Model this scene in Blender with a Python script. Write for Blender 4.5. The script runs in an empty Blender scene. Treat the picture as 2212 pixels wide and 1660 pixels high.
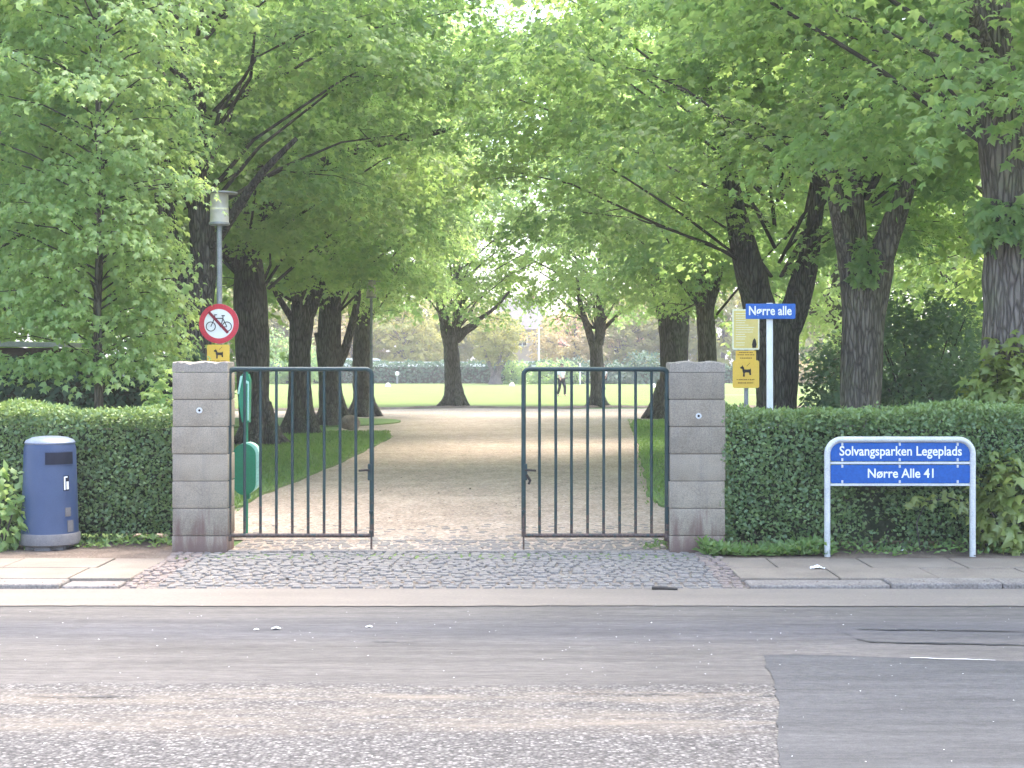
import bpy, bmesh, math, random
import numpy as np
from mathutils import Vector, Matrix

PI = math.pi
R = math.radians
sc = bpy.context.scene
COL = sc.collection
random.seed(7)
rng = np.random.default_rng(11)

# ------------------------------------------------------------------ survey of the place
# The camera stands on the far pavement, eye 1.7 m above the gate, looking along +Y.
EYE = 1.7
F = 3170.0
CX, HY = 1106.0, 790.0


def at(x, y, d):
    """survey point: bearing (x, y) read off the photograph at distance d along the street axis"""
    return Vector(((x - CX) / F * d, d, EYE - (y - HY) / F * d))


def gx(x, d):
    return (x - CX) / F * d


def hz(y, d):
    return EYE - (y - HY) / F * d


# ------------------------------------------------------------------ materials
def new_mat(name):
    m = bpy.data.materials.new(name)
    m.use_nodes = True
    nt = m.node_tree
    return m, nt, nt.nodes['Principled BSDF'], nt.nodes['Material Output']


def nd(nt, t, **kw):
    n = nt.nodes.new(t)
    for k, v in kw.items():
        if k in n.inputs:
            n.inputs[k].default_value = v
        else:
            setattr(n, k, v)
    return n


def coords(nt, scale=(1, 1, 1)):
    tc = nd(nt, 'ShaderNodeTexCoord')
    mp = nd(nt, 'ShaderNodeMapping')
    mp.inputs['Scale'].default_value = scale
    nt.links.new(tc.outputs['Object'], mp.inputs['Vector'])
    return mp.outputs['Vector']


def noise(nt, vec, scale, detail=5, rough=0.6):
    n = nd(nt, 'ShaderNodeTexNoise')
    n.inputs['Scale'].default_value = scale
    n.inputs['Detail'].default_value = detail
    n.inputs['Roughness'].default_value = rough
    nt.links.new(vec, n.inputs['Vector'])
    return n.outputs['Fac']


def ramp(nt, fac, stops):
    r = nd(nt, 'ShaderNodeValToRGB')
    el = r.color_ramp.elements
    while len(el) < len(stops):
        el.new(0.5)
    for e, (p, c) in zip(el, stops):
        e.position = p
        e.color = (c[0], c[1], c[2], 1) if not isinstance(c, (int, float)) else (c, c, c, 1)
    nt.links.new(fac, r.inputs['Fac'])
    return r.outputs['Color']


def mix(nt, fac, a, b, mode='MIX'):
    m = nd(nt, 'ShaderNodeMix', data_type='RGBA', blend_type=mode)
    for sock, v in ((m.inputs[0], fac), (m.inputs[6], a), (m.inputs[7], b)):
        if isinstance(v, (int, float)):
            sock.default_value = v if sock is m.inputs[0] or sock.type == 'VALUE' else (v, v, v, 1)
        elif isinstance(v, tuple):
            sock.default_value = (v[0], v[1], v[2], 1)
        else:
            nt.links.new(v, sock)
    return m.outputs[2]


def bump(nt, bsdf, h, strength, dist=0.01):
    b = nd(nt, 'ShaderNodeBump')
    b.inputs['Strength'].default_value = strength
    b.inputs['Distance'].default_value = dist
    nt.links.new(h, b.inputs['Height'])
    nt.links.new(b.outputs['Normal'], bsdf.inputs['Normal'])


def surf(name, c1, c2, scale=4, rough=0.8, bstr=0.3, bscale=60, bdist=0.004, metallic=0.0, stretch=(1, 1, 1), fine=0.25, spec=0.3):
    """mottled surface: two colours in large soft patches, fine grain, grain bump"""
    m, nt, b, out = new_mat(name)
    v = coords(nt, stretch)
    big = noise(nt, v, scale)
    col = mix(nt, ramp(nt, big, [(0.35, 0.0), (0.65, 1.0)]), tuple(c1), tuple(c2))
    g = noise(nt, v, bscale, 3)
    col = mix(nt, fine, col, ramp(nt, g, [(0.3, 0.25), (0.7, 0.95)]), 'OVERLAY')
    nt.links.new(col, b.inputs['Base Color'])
    b.inputs['Roughness'].default_value = rough
    b.inputs['Metallic'].default_value = metallic
    b.inputs['Specular IOR Level'].default_value = spec
    if bstr:
        bump(nt, b, g, bstr, bdist)
    return m


def leaf_mat(name, front, back, glow, trans=0.42, gloss=0.03, tintvar=1.0):
    """leaf: diffuse top, translucent blade; 'tint' varies leaf to leaf between two greens"""
    m, nt, b, out = new_mat(name)
    at_ = nd(nt, 'ShaderNodeAttribute', attribute_name='tint')
    col = mix(nt, at_.outputs['Fac'], tuple(front), tuple(back))
    gl = mix(nt, at_.outputs['Fac'], tuple(glow), tuple(min(1, g * 1.15) for g in (glow[0] * 1.12, glow[1], glow[2] * 0.85)))
    nt.nodes.remove(b)
    d = nd(nt, 'ShaderNodeBsdfDiffuse')
    t = nd(nt, 'ShaderNodeBsdfTranslucent')
    g = nd(nt, 'ShaderNodeBsdfGlossy')
    g.inputs['Roughness'].default_value = 0.45
    g.inputs['Color'].default_value = (0.9, 0.95, 0.9, 1)
    nt.links.new(col, d.inputs['Color'])
    nt.links.new(gl, t.inputs['Color'])
    s1 = nd(nt, 'ShaderNodeMixShader')
    s1.inputs[0].default_value = trans
    nt.links.new(d.outputs[0], s1.inputs[1])
    nt.links.new(t.outputs[0], s1.inputs[2])
    s2 = nd(nt, 'ShaderNodeMixShader')
    s2.inputs[0].default_value = gloss
    nt.links.new(s1.outputs[0], s2.inputs[1])
    nt.links.new(g.outputs[0], s2.inputs[2])
    nt.links.new(s2.outputs[0], out.inputs['Surface'])
    return m


def bark_mat(name, dark, light, scale=1.0):
    m, nt, b, out = new_mat(name)
    v = coords(nt, (1, 1, 0.16))
    vr = nd(nt, 'ShaderNodeTexVoronoi', feature='DISTANCE_TO_EDGE')
    vr.inputs['Scale'].default_value = 22 * scale
    w = noise(nt, v, 9 * scale, 6, 0.7)
    mv = nd(nt, 'ShaderNodeMix', data_type='VECTOR')
    mv.inputs[0].default_value = 0.06
    nt.links.new(v, mv.inputs[4])
    c3 = nd(nt, 'ShaderNodeTexNoise')
    c3.inputs['Scale'].default_value = 14 * scale
    nt.links.new(v, c3.inputs['Vector'])
    nt.links.new(c3.outputs['Color'], mv.inputs[5])
    nt.links.new(mv.outputs[1], vr.inputs['Vector'])
    crack = ramp(nt, vr.outputs['Distance'], [(0.0, 0.0), (0.22, 1.0)])
    v2 = coords(nt, (1, 1, 0.6))
    patch = noise(nt, v2, 2.2, 4)
    col = mix(nt, ramp(nt, w, [(0.3, 0.0), (0.75, 1.0)]), tuple(dark), tuple(light))
    col = mix(nt, ramp(nt, patch, [(0.52, 0.0), (0.72, 0.5)]), col, (light[0] * 0.75, light[1] * 0.95, light[2] * 0.6))
    col = mix(nt, 0.55, col, crack, 'MULTIPLY')
    nt.links.new(col, b.inputs['Base Color'])
    b.inputs['Roughness'].default_value = 0.95
    b.inputs['Specular IOR Level'].default_value = 0.1
    hsum = nd(nt, 'ShaderNodeMath', operation='ADD')
    nt.links.new(crack, hsum.inputs[0])
    nt.links.new(w, hsum.inputs[1])
    bump(nt, b, hsum.outputs[0], 0.9, 0.03)
    return m


# ------------------------------------------------------------------ mesh builder
class MB:
    def __init__(self):
        self.v, self.f, self.t = [], [], []

    def add(self, vs, fs):
        o = len(self.v)
        self.v += [tuple(p) for p in vs]
        self.f += [tuple(i + o for i in q) for q in fs]

    def box(self, x0, x1, y0, y1, z0, z1, b=0.0):
        if b <= 0:
            vs = [(x, y, z) for z in (z0, z1) for y in (y0, y1) for x in (x0, x1)]
            self.add(vs, [(0, 2, 3, 1), (4, 5, 7, 6), (0, 1, 5, 4), (2, 6, 7, 3), (0, 4, 6, 2), (1, 3, 7, 5)])
            return
        bm = bmesh.new()
        bmesh.ops.create_cube(bm, size=1)
        for v in bm.verts:
            v.co = Vector(((x0 + x1) / 2 + v.co.x * (x1 - x0), (y0 + y1) / 2 + v.co.y * (y1 - y0), (z0 + z1) / 2 + v.co.z * (z1 - z0)))
        bmesh.ops.bevel(bm, geom=bm.edges[:], offset=b, segments=2, affect='EDGES', profile=0.5)
        bm.verts.ensure_lookup_table()
        self.add([v.co for v in bm.verts], [[v.index for v in f.verts] for f in bm.faces])
        bm.free()

    def tube(self, pts, rad, n=10, cap=True, rough=0.0, seed=0):
        pts = [Vector(p) for p in pts]
        if isinstance(rad, (int, float)):
            rad = [rad] * len(pts)
        rn = random.Random(seed)
        o = len(self.v)
        up = None
        ph = [rn.uniform(0, 6.28) for _ in range(6)]
        for i, p in enumerate(pts):
            a = pts[max(0, i - 1)]
            b = pts[min(len(pts) - 1, i + 1)]
            d = (b - a).normalized()
            if up is None:
                up = Vector((0, 1, 0)) if abs(d.y) < 0.8 else Vector((0, 0, 1))
            s = d.cross(up).normalized()
            u = s.cross(d).normalized()
            up = u
            for k in range(n):
                an = 2 * PI * k / n
                r = rad[i]
                if rough:
                    r *= 1 + rough * (math.sin(3 * an + ph[0] + i * 0.23) * 0.5 + math.sin(5 * an + ph[1] - i * 0.17) * 0.4 + math.sin(2 * an + ph[2] + i * 0.31) * 0.5 + rn.uniform(-0.35, 0.35))
                self.v.append(tuple(p + (s * math.cos(an) + u * math.sin(an)) * r))
        for i in range(len(pts) - 1):
            for k in range(n):
                a = o + i * n + k
                b = o + i * n + (k + 1) % n
                self.f.append((a, b, b + n, a + n))
        if cap:
            self.f.append(tuple(o + k for k in range(n))[::-1])
            e = o + (len(pts) - 1) * n
            self.f.append(tuple(e + k for k in range(n)))

    def lathe(self, prof, cx, cy, n=32, cap=True):
        """profile [(radius, z)] turned round the vertical through (cx, cy)"""
        o = len(self.v)
        for r, z in prof:
            for k in range(n):
                a = 2 * PI * k / n
                self.v.append((cx + r * math.cos(a), cy + r * math.sin(a), z))
        for i in range(len(prof) - 1):
            for k in range(n):
                a = o + i * n + k
                b = o + i * n + (k + 1) % n
                self.f.append((a, b, b + n, a + n))
        if cap:
            self.f.append(tuple(o + k for k in range(n))[::-1])
            e = o + (len(prof) - 1) * n
            self.f.append(tuple(e + k for k in range(n)))

    def slab(self, poly, y0, y1):
        """polygon [(x, z)] extruded in depth from y0 (front) to y1"""
        n = len(poly)
        o = len(self.v)
        self.v += [(x, y0, z) for x, z in poly] + [(x, y1, z) for x, z in poly]
        self.f.append(tuple(o + i for i in range(n)))
        self.f.append(tuple(o + n + i for i in range(n))[::-1])
        for i in range(n):
            j = (i + 1) % n
            self.f.append((o + i, o + n + i, o + n + j, o + j))

    def ring(self, cx, cz, r0, r1, y0, y1, n=40):
        o = len(self.v)
        for k in range(n):
            a = 2 * PI * k / n
            for r, y in ((r0, y0), (r1, y0), (r1, y1), (r0, y1)):
                self.v.append((cx + r * math.cos(a), y, cz + r * math.sin(a)))
        for k in range(n):
            a = o + 4 * k
            b = o + 4 * ((k + 1) % n)
            for q in range(4):
                w = (q + 1) % 4
                self.f.append((a + q, a + w, b + w, b + q))

    def strip(self, x0, z0, x1, z1, w, y0, y1):
        d = Vector((x1 - x0, z1 - z0)).normalized()
        n = Vector((-d.y, d.x)) * w / 2
        self.slab([(x0 + n.x, z0 + n.y), (x0 - n.x, z0 - n.y), (x1 - n.x, z1 - n.y), (x1 + n.x, z1 + n.y)], y0, y1)

    def build(self, name, mat, parent=None, smooth=False, origin=None, label=None):
        o = origin if origin is not None else (root_of(parent).location if parent is not None else Vector((0, 0, 0)))
        me = bpy.data.meshes.new(name)
        me.from_pydata([(x - o[0], y - o[1], z - o[2]) for x, y, z in self.v], [], self.f)
        me.validate()
        bm = bmesh.new()
        bm.from_mesh(me)
        bmesh.ops.recalc_face_normals(bm, faces=bm.faces)
        bm.to_mesh(me)
        bm.free()
        if mat:
            me.materials.append(mat)
        if smooth:
            me.polygons.foreach_set('use_smooth', [True] * len(me.polygons))
            try:
                me.set_sharp_from_angle(angle=R(40))
            except Exception:
                pass
        ob = bpy.data.objects.new(name, me)
        COL.objects.link(ob)
        if parent is not None:
            ob.parent = parent
        elif origin is not None:
            ob.location = origin
        if label:
            ob['label'] = label
        return ob


def root_of(o):
    while o.parent is not None:
        o = o.parent
    return o


def tag(o, label=None, cat=None, group=None, kind=None):
    if label:
        o['label'] = label
    if cat:
        o['category'] = cat
    if group:
        o['group'] = group
    if kind:
        o['kind'] = kind
    return o


def thing(name, loc, label, cat, group=None):
    e = bpy.data.objects.new(name, None)
    COL.objects.link(e)
    e.location = loc
    e.empty_display_size = 0.2
    return tag(e, label, cat, group)


def rrect(x0, x1, z0, z1, r, n=5):
    p = []
    for cx, cz, a0 in ((x1 - r, z1 - r, 0), (x0 + r, z1 - r, 90), (x0 + r, z0 + r, 180), (x1 - r, z0 + r, 270)):
        for k in range(n + 1):
            a = R(a0 + 90 * k / n)
            p.append((cx + r * math.cos(a), cz + r * math.sin(a)))
    return p


def text_mesh(name, body, mat, parent, cx, cz, y, width, height, bold=0.0, depth=0.004):
    """raised lettering facing the street, stretched to width x height, centred at (cx, cz)"""
    cu = bpy.data.curves.new(name, 'FONT')
    cu.body = body
    cu.size = 1.0
    cu.offset = bold
    cu.resolution_u = 4
    tmp = bpy.data.objects.new(name, cu)
    COL.objects.link(tmp)
    dg = bpy.context.evaluated_depsgraph_get()
    dg.update()
    me = bpy.data.meshes.new_from_object(tmp.evaluated_get(dg))
    bpy.data.objects.remove(tmp)
    xs = [v.co.x for v in me.vertices]
    zs = [v.co.y for v in me.vertices]
    x0, x1, z0, z1 = min(xs), max(xs), min(zs), max(zs)
    o = root_of(parent).location
    for v in me.vertices:
        X = cx + ((v.co.x - x0) / (x1 - x0) - 0.5) * width
        Z = cz + ((v.co.y - z0) / (z1 - z0) - 0.5) * height
        v.co = Vector((X - o.x, y - o.y, Z - o.z))
    me.materials.clear()
    me.materials.append(mat)
    ob = bpy.data.objects.new(name, me)
    COL.objects.link(ob)
    ob.parent = parent
    return ob


# ------------------------------------------------------------------ leaves
def _fan(outline, centre, curl):
    pts = [centre] + outline
    v = np.array([(x, y, -curl * ((x - centre[0]) ** 2 * 1.2 + max(0, y - centre[1]) ** 2)) for x, y in pts], float)
    n = len(outline)
    f = np.array([(0, 1 + i, 1 + (i + 1) % n) for i in range(n)], int)
    return v, f


_half = [(0.10, -0.02), (0.46, -0.02), (0.30, 0.20), (0.60, 0.50), (0.27, 0.52)]
MAPLE = _fan([(0, 0)] + _half + [(0, 1.0)] + [(-x, y) for x, y in _half[::-1]], (0, 0.34), 0.85)
OVAL = (np.array([(0, 0, 0), (0.34, 0.45, -0.06), (0, 1, -0.16), (-0.34, 0.45, -0.06), (0, 0.45, 0.05)], float), np.array([(0, 1, 4), (1, 2, 4), (2, 3, 4), (3, 0, 4)], int))
SLIM = (np.array([(0, 0, 0), (0.2, 0.4, 0.03), (0, 1, -0.05), (-0.2, 0.4, 0.03)], float), np.array([(0, 1, 2, 3)], int))


def unit(a):
    return a / np.maximum(np.linalg.norm(a, axis=1, keepdims=True), 1e-9)


def leaves_mesh(name, tmpl, pos, direc, normal, size, tint, mat):
    tv, tf = tmpl
    N, V = len(pos), len(tv)
    d = unit(direc)
    r = unit(np.cross(d, normal))
    n = np.cross(r, d)
    s = size[:, None, None]
    P = pos[:, None, :] + s * (tv[None, :, 0:1] * r[:, None, :] + tv[None, :, 1:2] * d[:, None, :] + tv[None, :, 2:3] * n[:, None, :])
    me = bpy.data.meshes.new(name)
    k = tf.shape[1]
    nf = N * len(tf)
    me.vertices.add(N * V)
    me.vertices.foreach_set('co', P.reshape(-1).astype(np.float32))
    faces = (tf[None] + (np.arange(N) * V)[:, None, None]).reshape(-1)
    me.loops.add(nf * k)
    me.loops.foreach_set('vertex_index', faces.astype(np.int32))
    me.polygons.add(nf)
    me.polygons.foreach_set('loop_start', (np.arange(nf) * k).astype(np.int32))
    me.polygons.foreach_set('loop_total', np.full(nf, k, np.int32))
    a = me.attributes.new('tint', 'FLOAT', 'POINT')
    a.data.foreach_set('value', np.repeat(tint, V).astype(np.float32))
    me.update(calc_edges=True)
    me.materials.append(mat)
    return me


def obj_from(me, name, parent=None, loc=None):
    o = bpy.data.objects.new(name, me)
    COL.objects.link(o)
    if parent is not None:
        o.parent = parent
    if loc is not None:
        o.location = loc
    return o


def pads_leaves(centres, radii, per, seed, leaf=0.16, flat=0.35, droop=0.5, out=None, spread=0.55):
    """leaf positions on flattened drooping pads (boughs): arrays for leaves_mesh"""
    g = np.random.default_rng(seed)
    pos, dr, nm, sz, tn = [], [], [], [], []
    for i, (c, r) in enumerate(zip(centres, radii)):
        n = max(4, int(per * (r ** 2)))
        an = g.uniform(0, 2 * PI, n)
        q = np.sqrt(g.uniform(0, 1, n))
        # leaves sit in little bunches along the twigs of the bough
        nb = max(3, n // 7)
        ban, bq = g.uniform(0, 2 * PI, nb), np.sqrt(g.uniform(0.02, 1, nb))
        which = g.integers(0, nb, n)
        x = r * bq[which] * np.cos(ban[which]) + g.normal(0, 0.11, n)
        y = r * bq[which] * np.sin(ban[which]) + g.normal(0, 0.11, n)
        bz = g.normal(0, flat * 0.45 * r, nb)
        rr = np.sqrt(x * x + y * y) / r
        z = bz[which] - droop * r * rr ** 2 + g.normal(0, 0.07, n)
        rad = np.stack([np.cos(ban[which]), np.sin(ban[which]), np.zeros(n)], 1)
        own = np.stack([np.cos(an), np.sin(an), np.zeros(n)], 1)
        o = np.zeros((n, 3)) if out is None else np.repeat(unit(np.array([out[i]]) + 1e-6), n, 0)
        d = rad * 0.5 + own * 0.7 + o * 0.35 + np.array([0, 0, -0.55]) + g.normal(0, 0.25, (n, 3))
        nn = np.array([0, 0, 1.0]) + rad * 0.35 + o * 0.3 + g.normal(0, spread * 0.85, (n, 3))
        pos.append(np.stack([x, y, z], 1) + np.array(c))
        dr.append(d)
        nm.append(nn)
        sz.append(leaf * g.uniform(0.5, 1.35, n))
        tn.append(np.clip(g.normal(0.45, 0.28) + g.normal(0, 0.18, n), 0, 1))
    return [np.concatenate(a) for a in (pos, dr, nm, sz, tn)]


def crown_mesh(name, seed, mat, rx=5.0, z0=3.6, z1=15.5, boughs=125, per=370, leaf=0.124, tmpl=MAPLE, top=0.5, pad=(0.8, 1.45)):
    """broadleaf crown about a trunk at the origin: boughs in the outer two thirds of a lopsided egg, with lit gaps between"""
    g = np.random.default_rng(seed)
    zc, rz = z0 + (z1 - z0) * 0.46, (z1 - z0) * 0.5
    ph = g.uniform(0, 6.28, 4)
    C, Rr, O = [], [], []
    tries = 0
    while len(C) < boughs and tries < 20000:
        tries += 1
        u = unit(g.normal(0, 1, (1, 3)))[0]
        rad = g.uniform(0.35, 1.0) ** 0.6
        th = math.atan2(u[1], u[0])
        lob = 1 + 0.13 * math.sin(2 * th + ph[0]) + 0.1 * math.sin(3 * th + ph[1]) + 0.1 * math.sin(3 * u[2] * 2 + ph[2])
        p = np.array([u[0] * rx * rad * lob, u[1] * rx * rad * lob, zc + u[2] * rz * rad * (0.95 + 0.1 * math.sin(4 * th + ph[3]))])
        r = g.uniform(*pad)
        if any(np.linalg.norm((p - c) * np.array([1, 1, 1.6])) < 0.62 * (r + q) for c, q in zip(C, Rr)):
            if g.uniform() > 0.12:
                continue
        C.append(p)
        Rr.append(r)
        O.append(np.array([u[0], u[1], 0.1]))
    L = pads_leaves(C, Rr, per, seed + 1, leaf, out=O)
    k = L[0][:, 2] > z0 - 0.15 + 0.35 * np.sin(L[0][:, 0] * 1.7 + seed) * np.sin(L[0][:, 1] * 1.5) - g.uniform(0, 0.5, len(L[0]))
    k &= g.uniform(0, 1, len(k)) < np.interp(L[0][:, 2], [z0 + 0.38 * (z1 - z0), z0 + 0.65 * (z1 - z0)], [1, top])  # upper crown thinned to let more light onto the leaves below
    L = [a[k] for a in L]
    me = leaves_mesh(name, tmpl, *L, mat)
    # twigs: from the leader to each bough
    tw = MB()
    for i, (c, r) in enumerate(zip(C, Rr)):
        if i % 5 > 1:
            continue
        h = max(3.2, c[2] - g.uniform(0.9, 2.6) - 0.25 * math.hypot(c[0], c[1]))
        a = Vector((c[0] * 0.06, c[1] * 0.06, min(h, z1 - 2.5)))
        e = Vector(c) - Vector((0, 0, 0.1))
        m1 = a.lerp(e, 0.35) + Vector((g.normal(0, 0.2), g.normal(0, 0.2), 0.25))
        m2 = a.lerp(e, 0.7) + Vector((g.normal(0, 0.2), g.normal(0, 0.2), 0.3))
        tw.tube([a, m1, m2, e], [0.04, 0.03, 0.02, 0.01], 6, seed=i)
        for k in range(2):
            an = g.uniform(0, 6.28)
            t = e + Vector((math.cos(an) * r * 0.8, math.sin(an) * r * 0.8, g.uniform(-0.35, 0.15)))
            tw.tube([m2.lerp(e, g.uniform(0.2, 0.9)), m2.lerp(t, 0.6) + Vector((0, 0, 0.1)), t], [0.013, 0.009, 0.005], 5, seed=i * 3 + k)
    return me, tw


# ------------------------------------------------------------------ materials used
M = {}
M['bark'] = bark_mat('bark_dark', (0.1, 0.09, 0.083), (0.23, 0.208, 0.19))
M['bark_light'] = bark_mat('bark_grey', (0.135, 0.113, 0.099), (0.32, 0.275, 0.242))  # grey bark; on the right-hand avenue trunks also stands in for open-sky light
M['twig'] = surf('twig_bark', (0.05, 0.042, 0.036), (0.09, 0.08, 0.07), 6, 0.9, 0.2)
M['leaf_maple'] = leaf_mat('maple_leaf', (0.13, 0.218, 0.098), (0.215, 0.3, 0.122), (0.45, 0.65, 0.23), 0.55)
M['leaf_light'] = leaf_mat('young_leaf', (0.155, 0.252, 0.1), (0.25, 0.335, 0.13), (0.5, 0.69, 0.25), 0.53)
M['leaf_far'] = leaf_mat('far_leaf', (0.17, 0.185, 0.045), (0.28, 0.26, 0.07), (0.5, 0.5, 0.12))
M['leaf_pink'] = leaf_mat('blossom_leaf', (0.34, 0.25, 0.15), (0.34, 0.29, 0.1), (0.55, 0.45, 0.2))
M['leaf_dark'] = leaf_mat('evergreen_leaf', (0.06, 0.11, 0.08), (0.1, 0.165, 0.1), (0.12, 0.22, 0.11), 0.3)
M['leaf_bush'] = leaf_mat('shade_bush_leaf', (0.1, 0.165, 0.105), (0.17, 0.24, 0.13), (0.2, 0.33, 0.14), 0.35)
M['leaf_hedge'] = leaf_mat('hedge_leaf', (0.08, 0.15, 0.058), (0.205, 0.285, 0.09), (0.26, 0.4, 0.11), 0.25, 0.05)
M['leaf_ivy'] = leaf_mat('climber_leaf', (0.14, 0.2, 0.045), (0.24, 0.28, 0.07), (0.34, 0.42, 0.08), 0.3, 0.05)
M['grass_blade'] = leaf_mat('grass_blade', (0.11, 0.2, 0.055), (0.18, 0.26, 0.08), (0.24, 0.4, 0.09), 0.35)
M['hedge_core'] = surf('hedge_twigs', (0.04, 0.055, 0.03), (0.065, 0.075, 0.045), 9, 0.95, 0.4, 40, 0.02)
M['stone'] = surf('weathered_concrete', (0.225, 0.195, 0.16), (0.3, 0.265, 0.22), 5, 0.9, 0.5, 90, 0.004, fine=0.45)
M['gate'] = None
M['zinc'] = surf('galvanised_steel', (0.48, 0.49, 0.49), (0.58, 0.585, 0.58), 12, 0.5, 0.05, 80, 0.001, 0.35)
M['sign_blue'] = surf('blue_enamel', (0.008, 0.078, 0.31), (0.01, 0.088, 0.34), 5, 0.35, 0.0)
M['sign_white'] = surf('white_enamel', (0.72, 0.72, 0.7), (0.8, 0.8, 0.78), 8, 0.45, 0.0, fine=0.05)
M['plate_blue'] = surf('blue_plate', (0.02, 0.1, 0.36), (0.03, 0.12, 0.4), 6, 0.4, 0.0)
M['red'] = surf('red_sheeting', (0.5, 0.03, 0.05), (0.56, 0.04, 0.06), 6, 0.45, 0.0)
M['darkred'] = surf('dark_red_bar', (0.18, 0.012, 0.025), (0.22, 0.015, 0.03), 6, 0.5, 0.0)
M['yellow'] = surf('yellow_sheeting', (0.72, 0.45, 0.06), (0.76, 0.48, 0.075), 6, 0.5, 0.0, fine=0.1)
M['paleyellow'] = surf('pale_yellow_sheeting', (0.68, 0.53, 0.16), (0.72, 0.56, 0.19), 4, 0.5, 0.0, fine=0.1)
M['paleedge'] = surf('pale_edge', (0.75, 0.72, 0.5), (0.78, 0.75, 0.52), 4, 0.5, 0.0)
M['black'] = surf('black_print', (0.02, 0.015, 0.012), (0.03, 0.022, 0.02), 6, 0.6, 0.0)
M['brownprint'] = surf('faded_print', (0.25, 0.13, 0.02), (0.3, 0.16, 0.03), 30, 0.6, 0.0)
M['bin_blue'] = surf('blue_bin_paint', (0.028, 0.05, 0.112), (0.038, 0.062, 0.132), 3, 0.42, 0.05, 120, 0.001, fine=0.15, spec=0.45)
M['bin_dark'] = surf('bin_opening', (0.006, 0.009, 0.02), (0.009, 0.012, 0.026), 6, 0.7, 0.0)
M['bin_grey'] = surf('bin_base_concrete', (0.12, 0.115, 0.118), (0.16, 0.15, 0.15), 8, 0.85, 0.3, 90)
M['bin_lid'] = surf('bin_lid_steel', (0.13, 0.155, 0.215), (0.16, 0.19, 0.25), 5, 0.35, 0.0, spec=0.6)
M['green'] = surf('green_plastic', (0.012, 0.16, 0.08), (0.018, 0.19, 0.1), 4, 0.4, 0.0, spec=0.4)
M['pale_green'] = surf('pale_green_plastic', (0.3, 0.55, 0.42), (0.36, 0.6, 0.48), 4, 0.4, 0.0)
M['rock'] = surf('granite_boulder', (0.19, 0.15, 0.13), (0.27, 0.22, 0.19), 6, 0.9, 0.6, 25, 0.02)
M['lampglass'] = None
M['lampmetal'] = surf('lamp_grey_metal', (0.2, 0.21, 0.22), (0.27, 0.28, 0.28), 8, 0.5, 0.0, metallic=0.3)
M['paper'] = surf('white_paper', (0.75, 0.75, 0.74), (0.82, 0.82, 0.8), 6, 0.8, 0.2, 30)
M['wall_beige'] = surf('beige_render', (0.43, 0.34, 0.29), (0.48, 0.38, 0.33), 1.5, 0.9, 0.1, 20)
M['wall_white'] = surf('white_render', (0.7, 0.68, 0.64), (0.78, 0.76, 0.72), 1.5, 0.9, 0.1, 20)
M['roof_grey'] = surf('grey_roof_tile', (0.13, 0.115, 0.12), (0.19, 0.165, 0.17), 4, 0.9, 0.3, 12)
M['roof_red'] = surf('red_roof_tile', (0.36, 0.14, 0.09), (0.44, 0.19, 0.12), 4, 0.9, 0.3, 12)
M['pane'] = surf('dark_pane', (0.03, 0.035, 0.04), (0.05, 0.055, 0.06), 2, 0.15, 0.0, spec=0.6)
M['van'] = surf('white_car_paint', (0.74, 0.74, 0.74), (0.78, 0.78, 0.78), 2, 0.25, 0.0, fine=0.03)
M['rubber'] = surf('tyre_rubber', (0.02, 0.02, 0.02), (0.03, 0.03, 0.03), 6, 0.9, 0.0)
M['felt'] = surf('roof_felt', (0.4, 0.4, 0.4), (0.5, 0.5, 0.48), 6, 0.9, 0.2)
M['timber'] = surf('brown_timber', (0.1, 0.07, 0.055), (0.15, 0.1, 0.08), 8, 0.8, 0.3, stretch=(1, 1, 8))


def gate_paint():
    """dark green paint, worn to rust low down where the bars are kicked and splashed"""
    m, nt, b, out = new_mat('gate_paint')
    v = coords(nt)
    n1 = noise(nt, v, 18, 5)
    geo = nd(nt, 'ShaderNodeNewGeometry')
    sp = nd(nt, 'ShaderNodeSeparateXYZ')
    nt.links.new(geo.outputs['Position'], sp.inputs[0])
    ad = nd(nt, 'ShaderNodeMath', operation='MULTIPLY_ADD')
    nt.links.new(n1, ad.inputs[0])
    ad.inputs[1].default_value = 1.3
    nt.links.new(sp.outputs['Z'], ad.inputs[2])
    wear = ramp(nt, ad.outputs[0], [(0.85, 1.0), (1.0, 0.0)])
    green = mix(nt, ramp(nt, noise(nt, v, 6), [(0.4, 0.0), (0.6, 1.0)]), (0.008, 0.027, 0.029), (0.014, 0.04, 0.04))
    rust = mix(nt, ramp(nt, noise(nt, v, 45), [(0.4, 0.0), (0.6, 1.0)]), (0.03, 0.022, 0.019), (0.11, 0.065, 0.05))
    nt.links.new(mix(nt, wear, green, rust), b.inputs['Base Color'])
    b.inputs['Roughness'].default_value = 0.5
    bump(nt, b, n1, 0.15, 0.002)
    return m


M['gate'] = gate_paint()


def lamp_glass():
    m, nt, b, out = new_mat('lamp_opal_acrylic')
    v = coords(nt)
    nt.links.new(ramp(nt, noise(nt, v, 7), [(0.35, (0.62, 0.58, 0.5)), (0.65, (0.74, 0.71, 0.64))]), b.inputs['Base Color'])
    b.inputs['Roughness'].default_value = 0.3
    b.inputs['Transmission Weight'].default_value = 0.45
    b.inputs['IOR'].default_value = 1.2
    return m


M['lampglass'] = lamp_glass()


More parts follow.
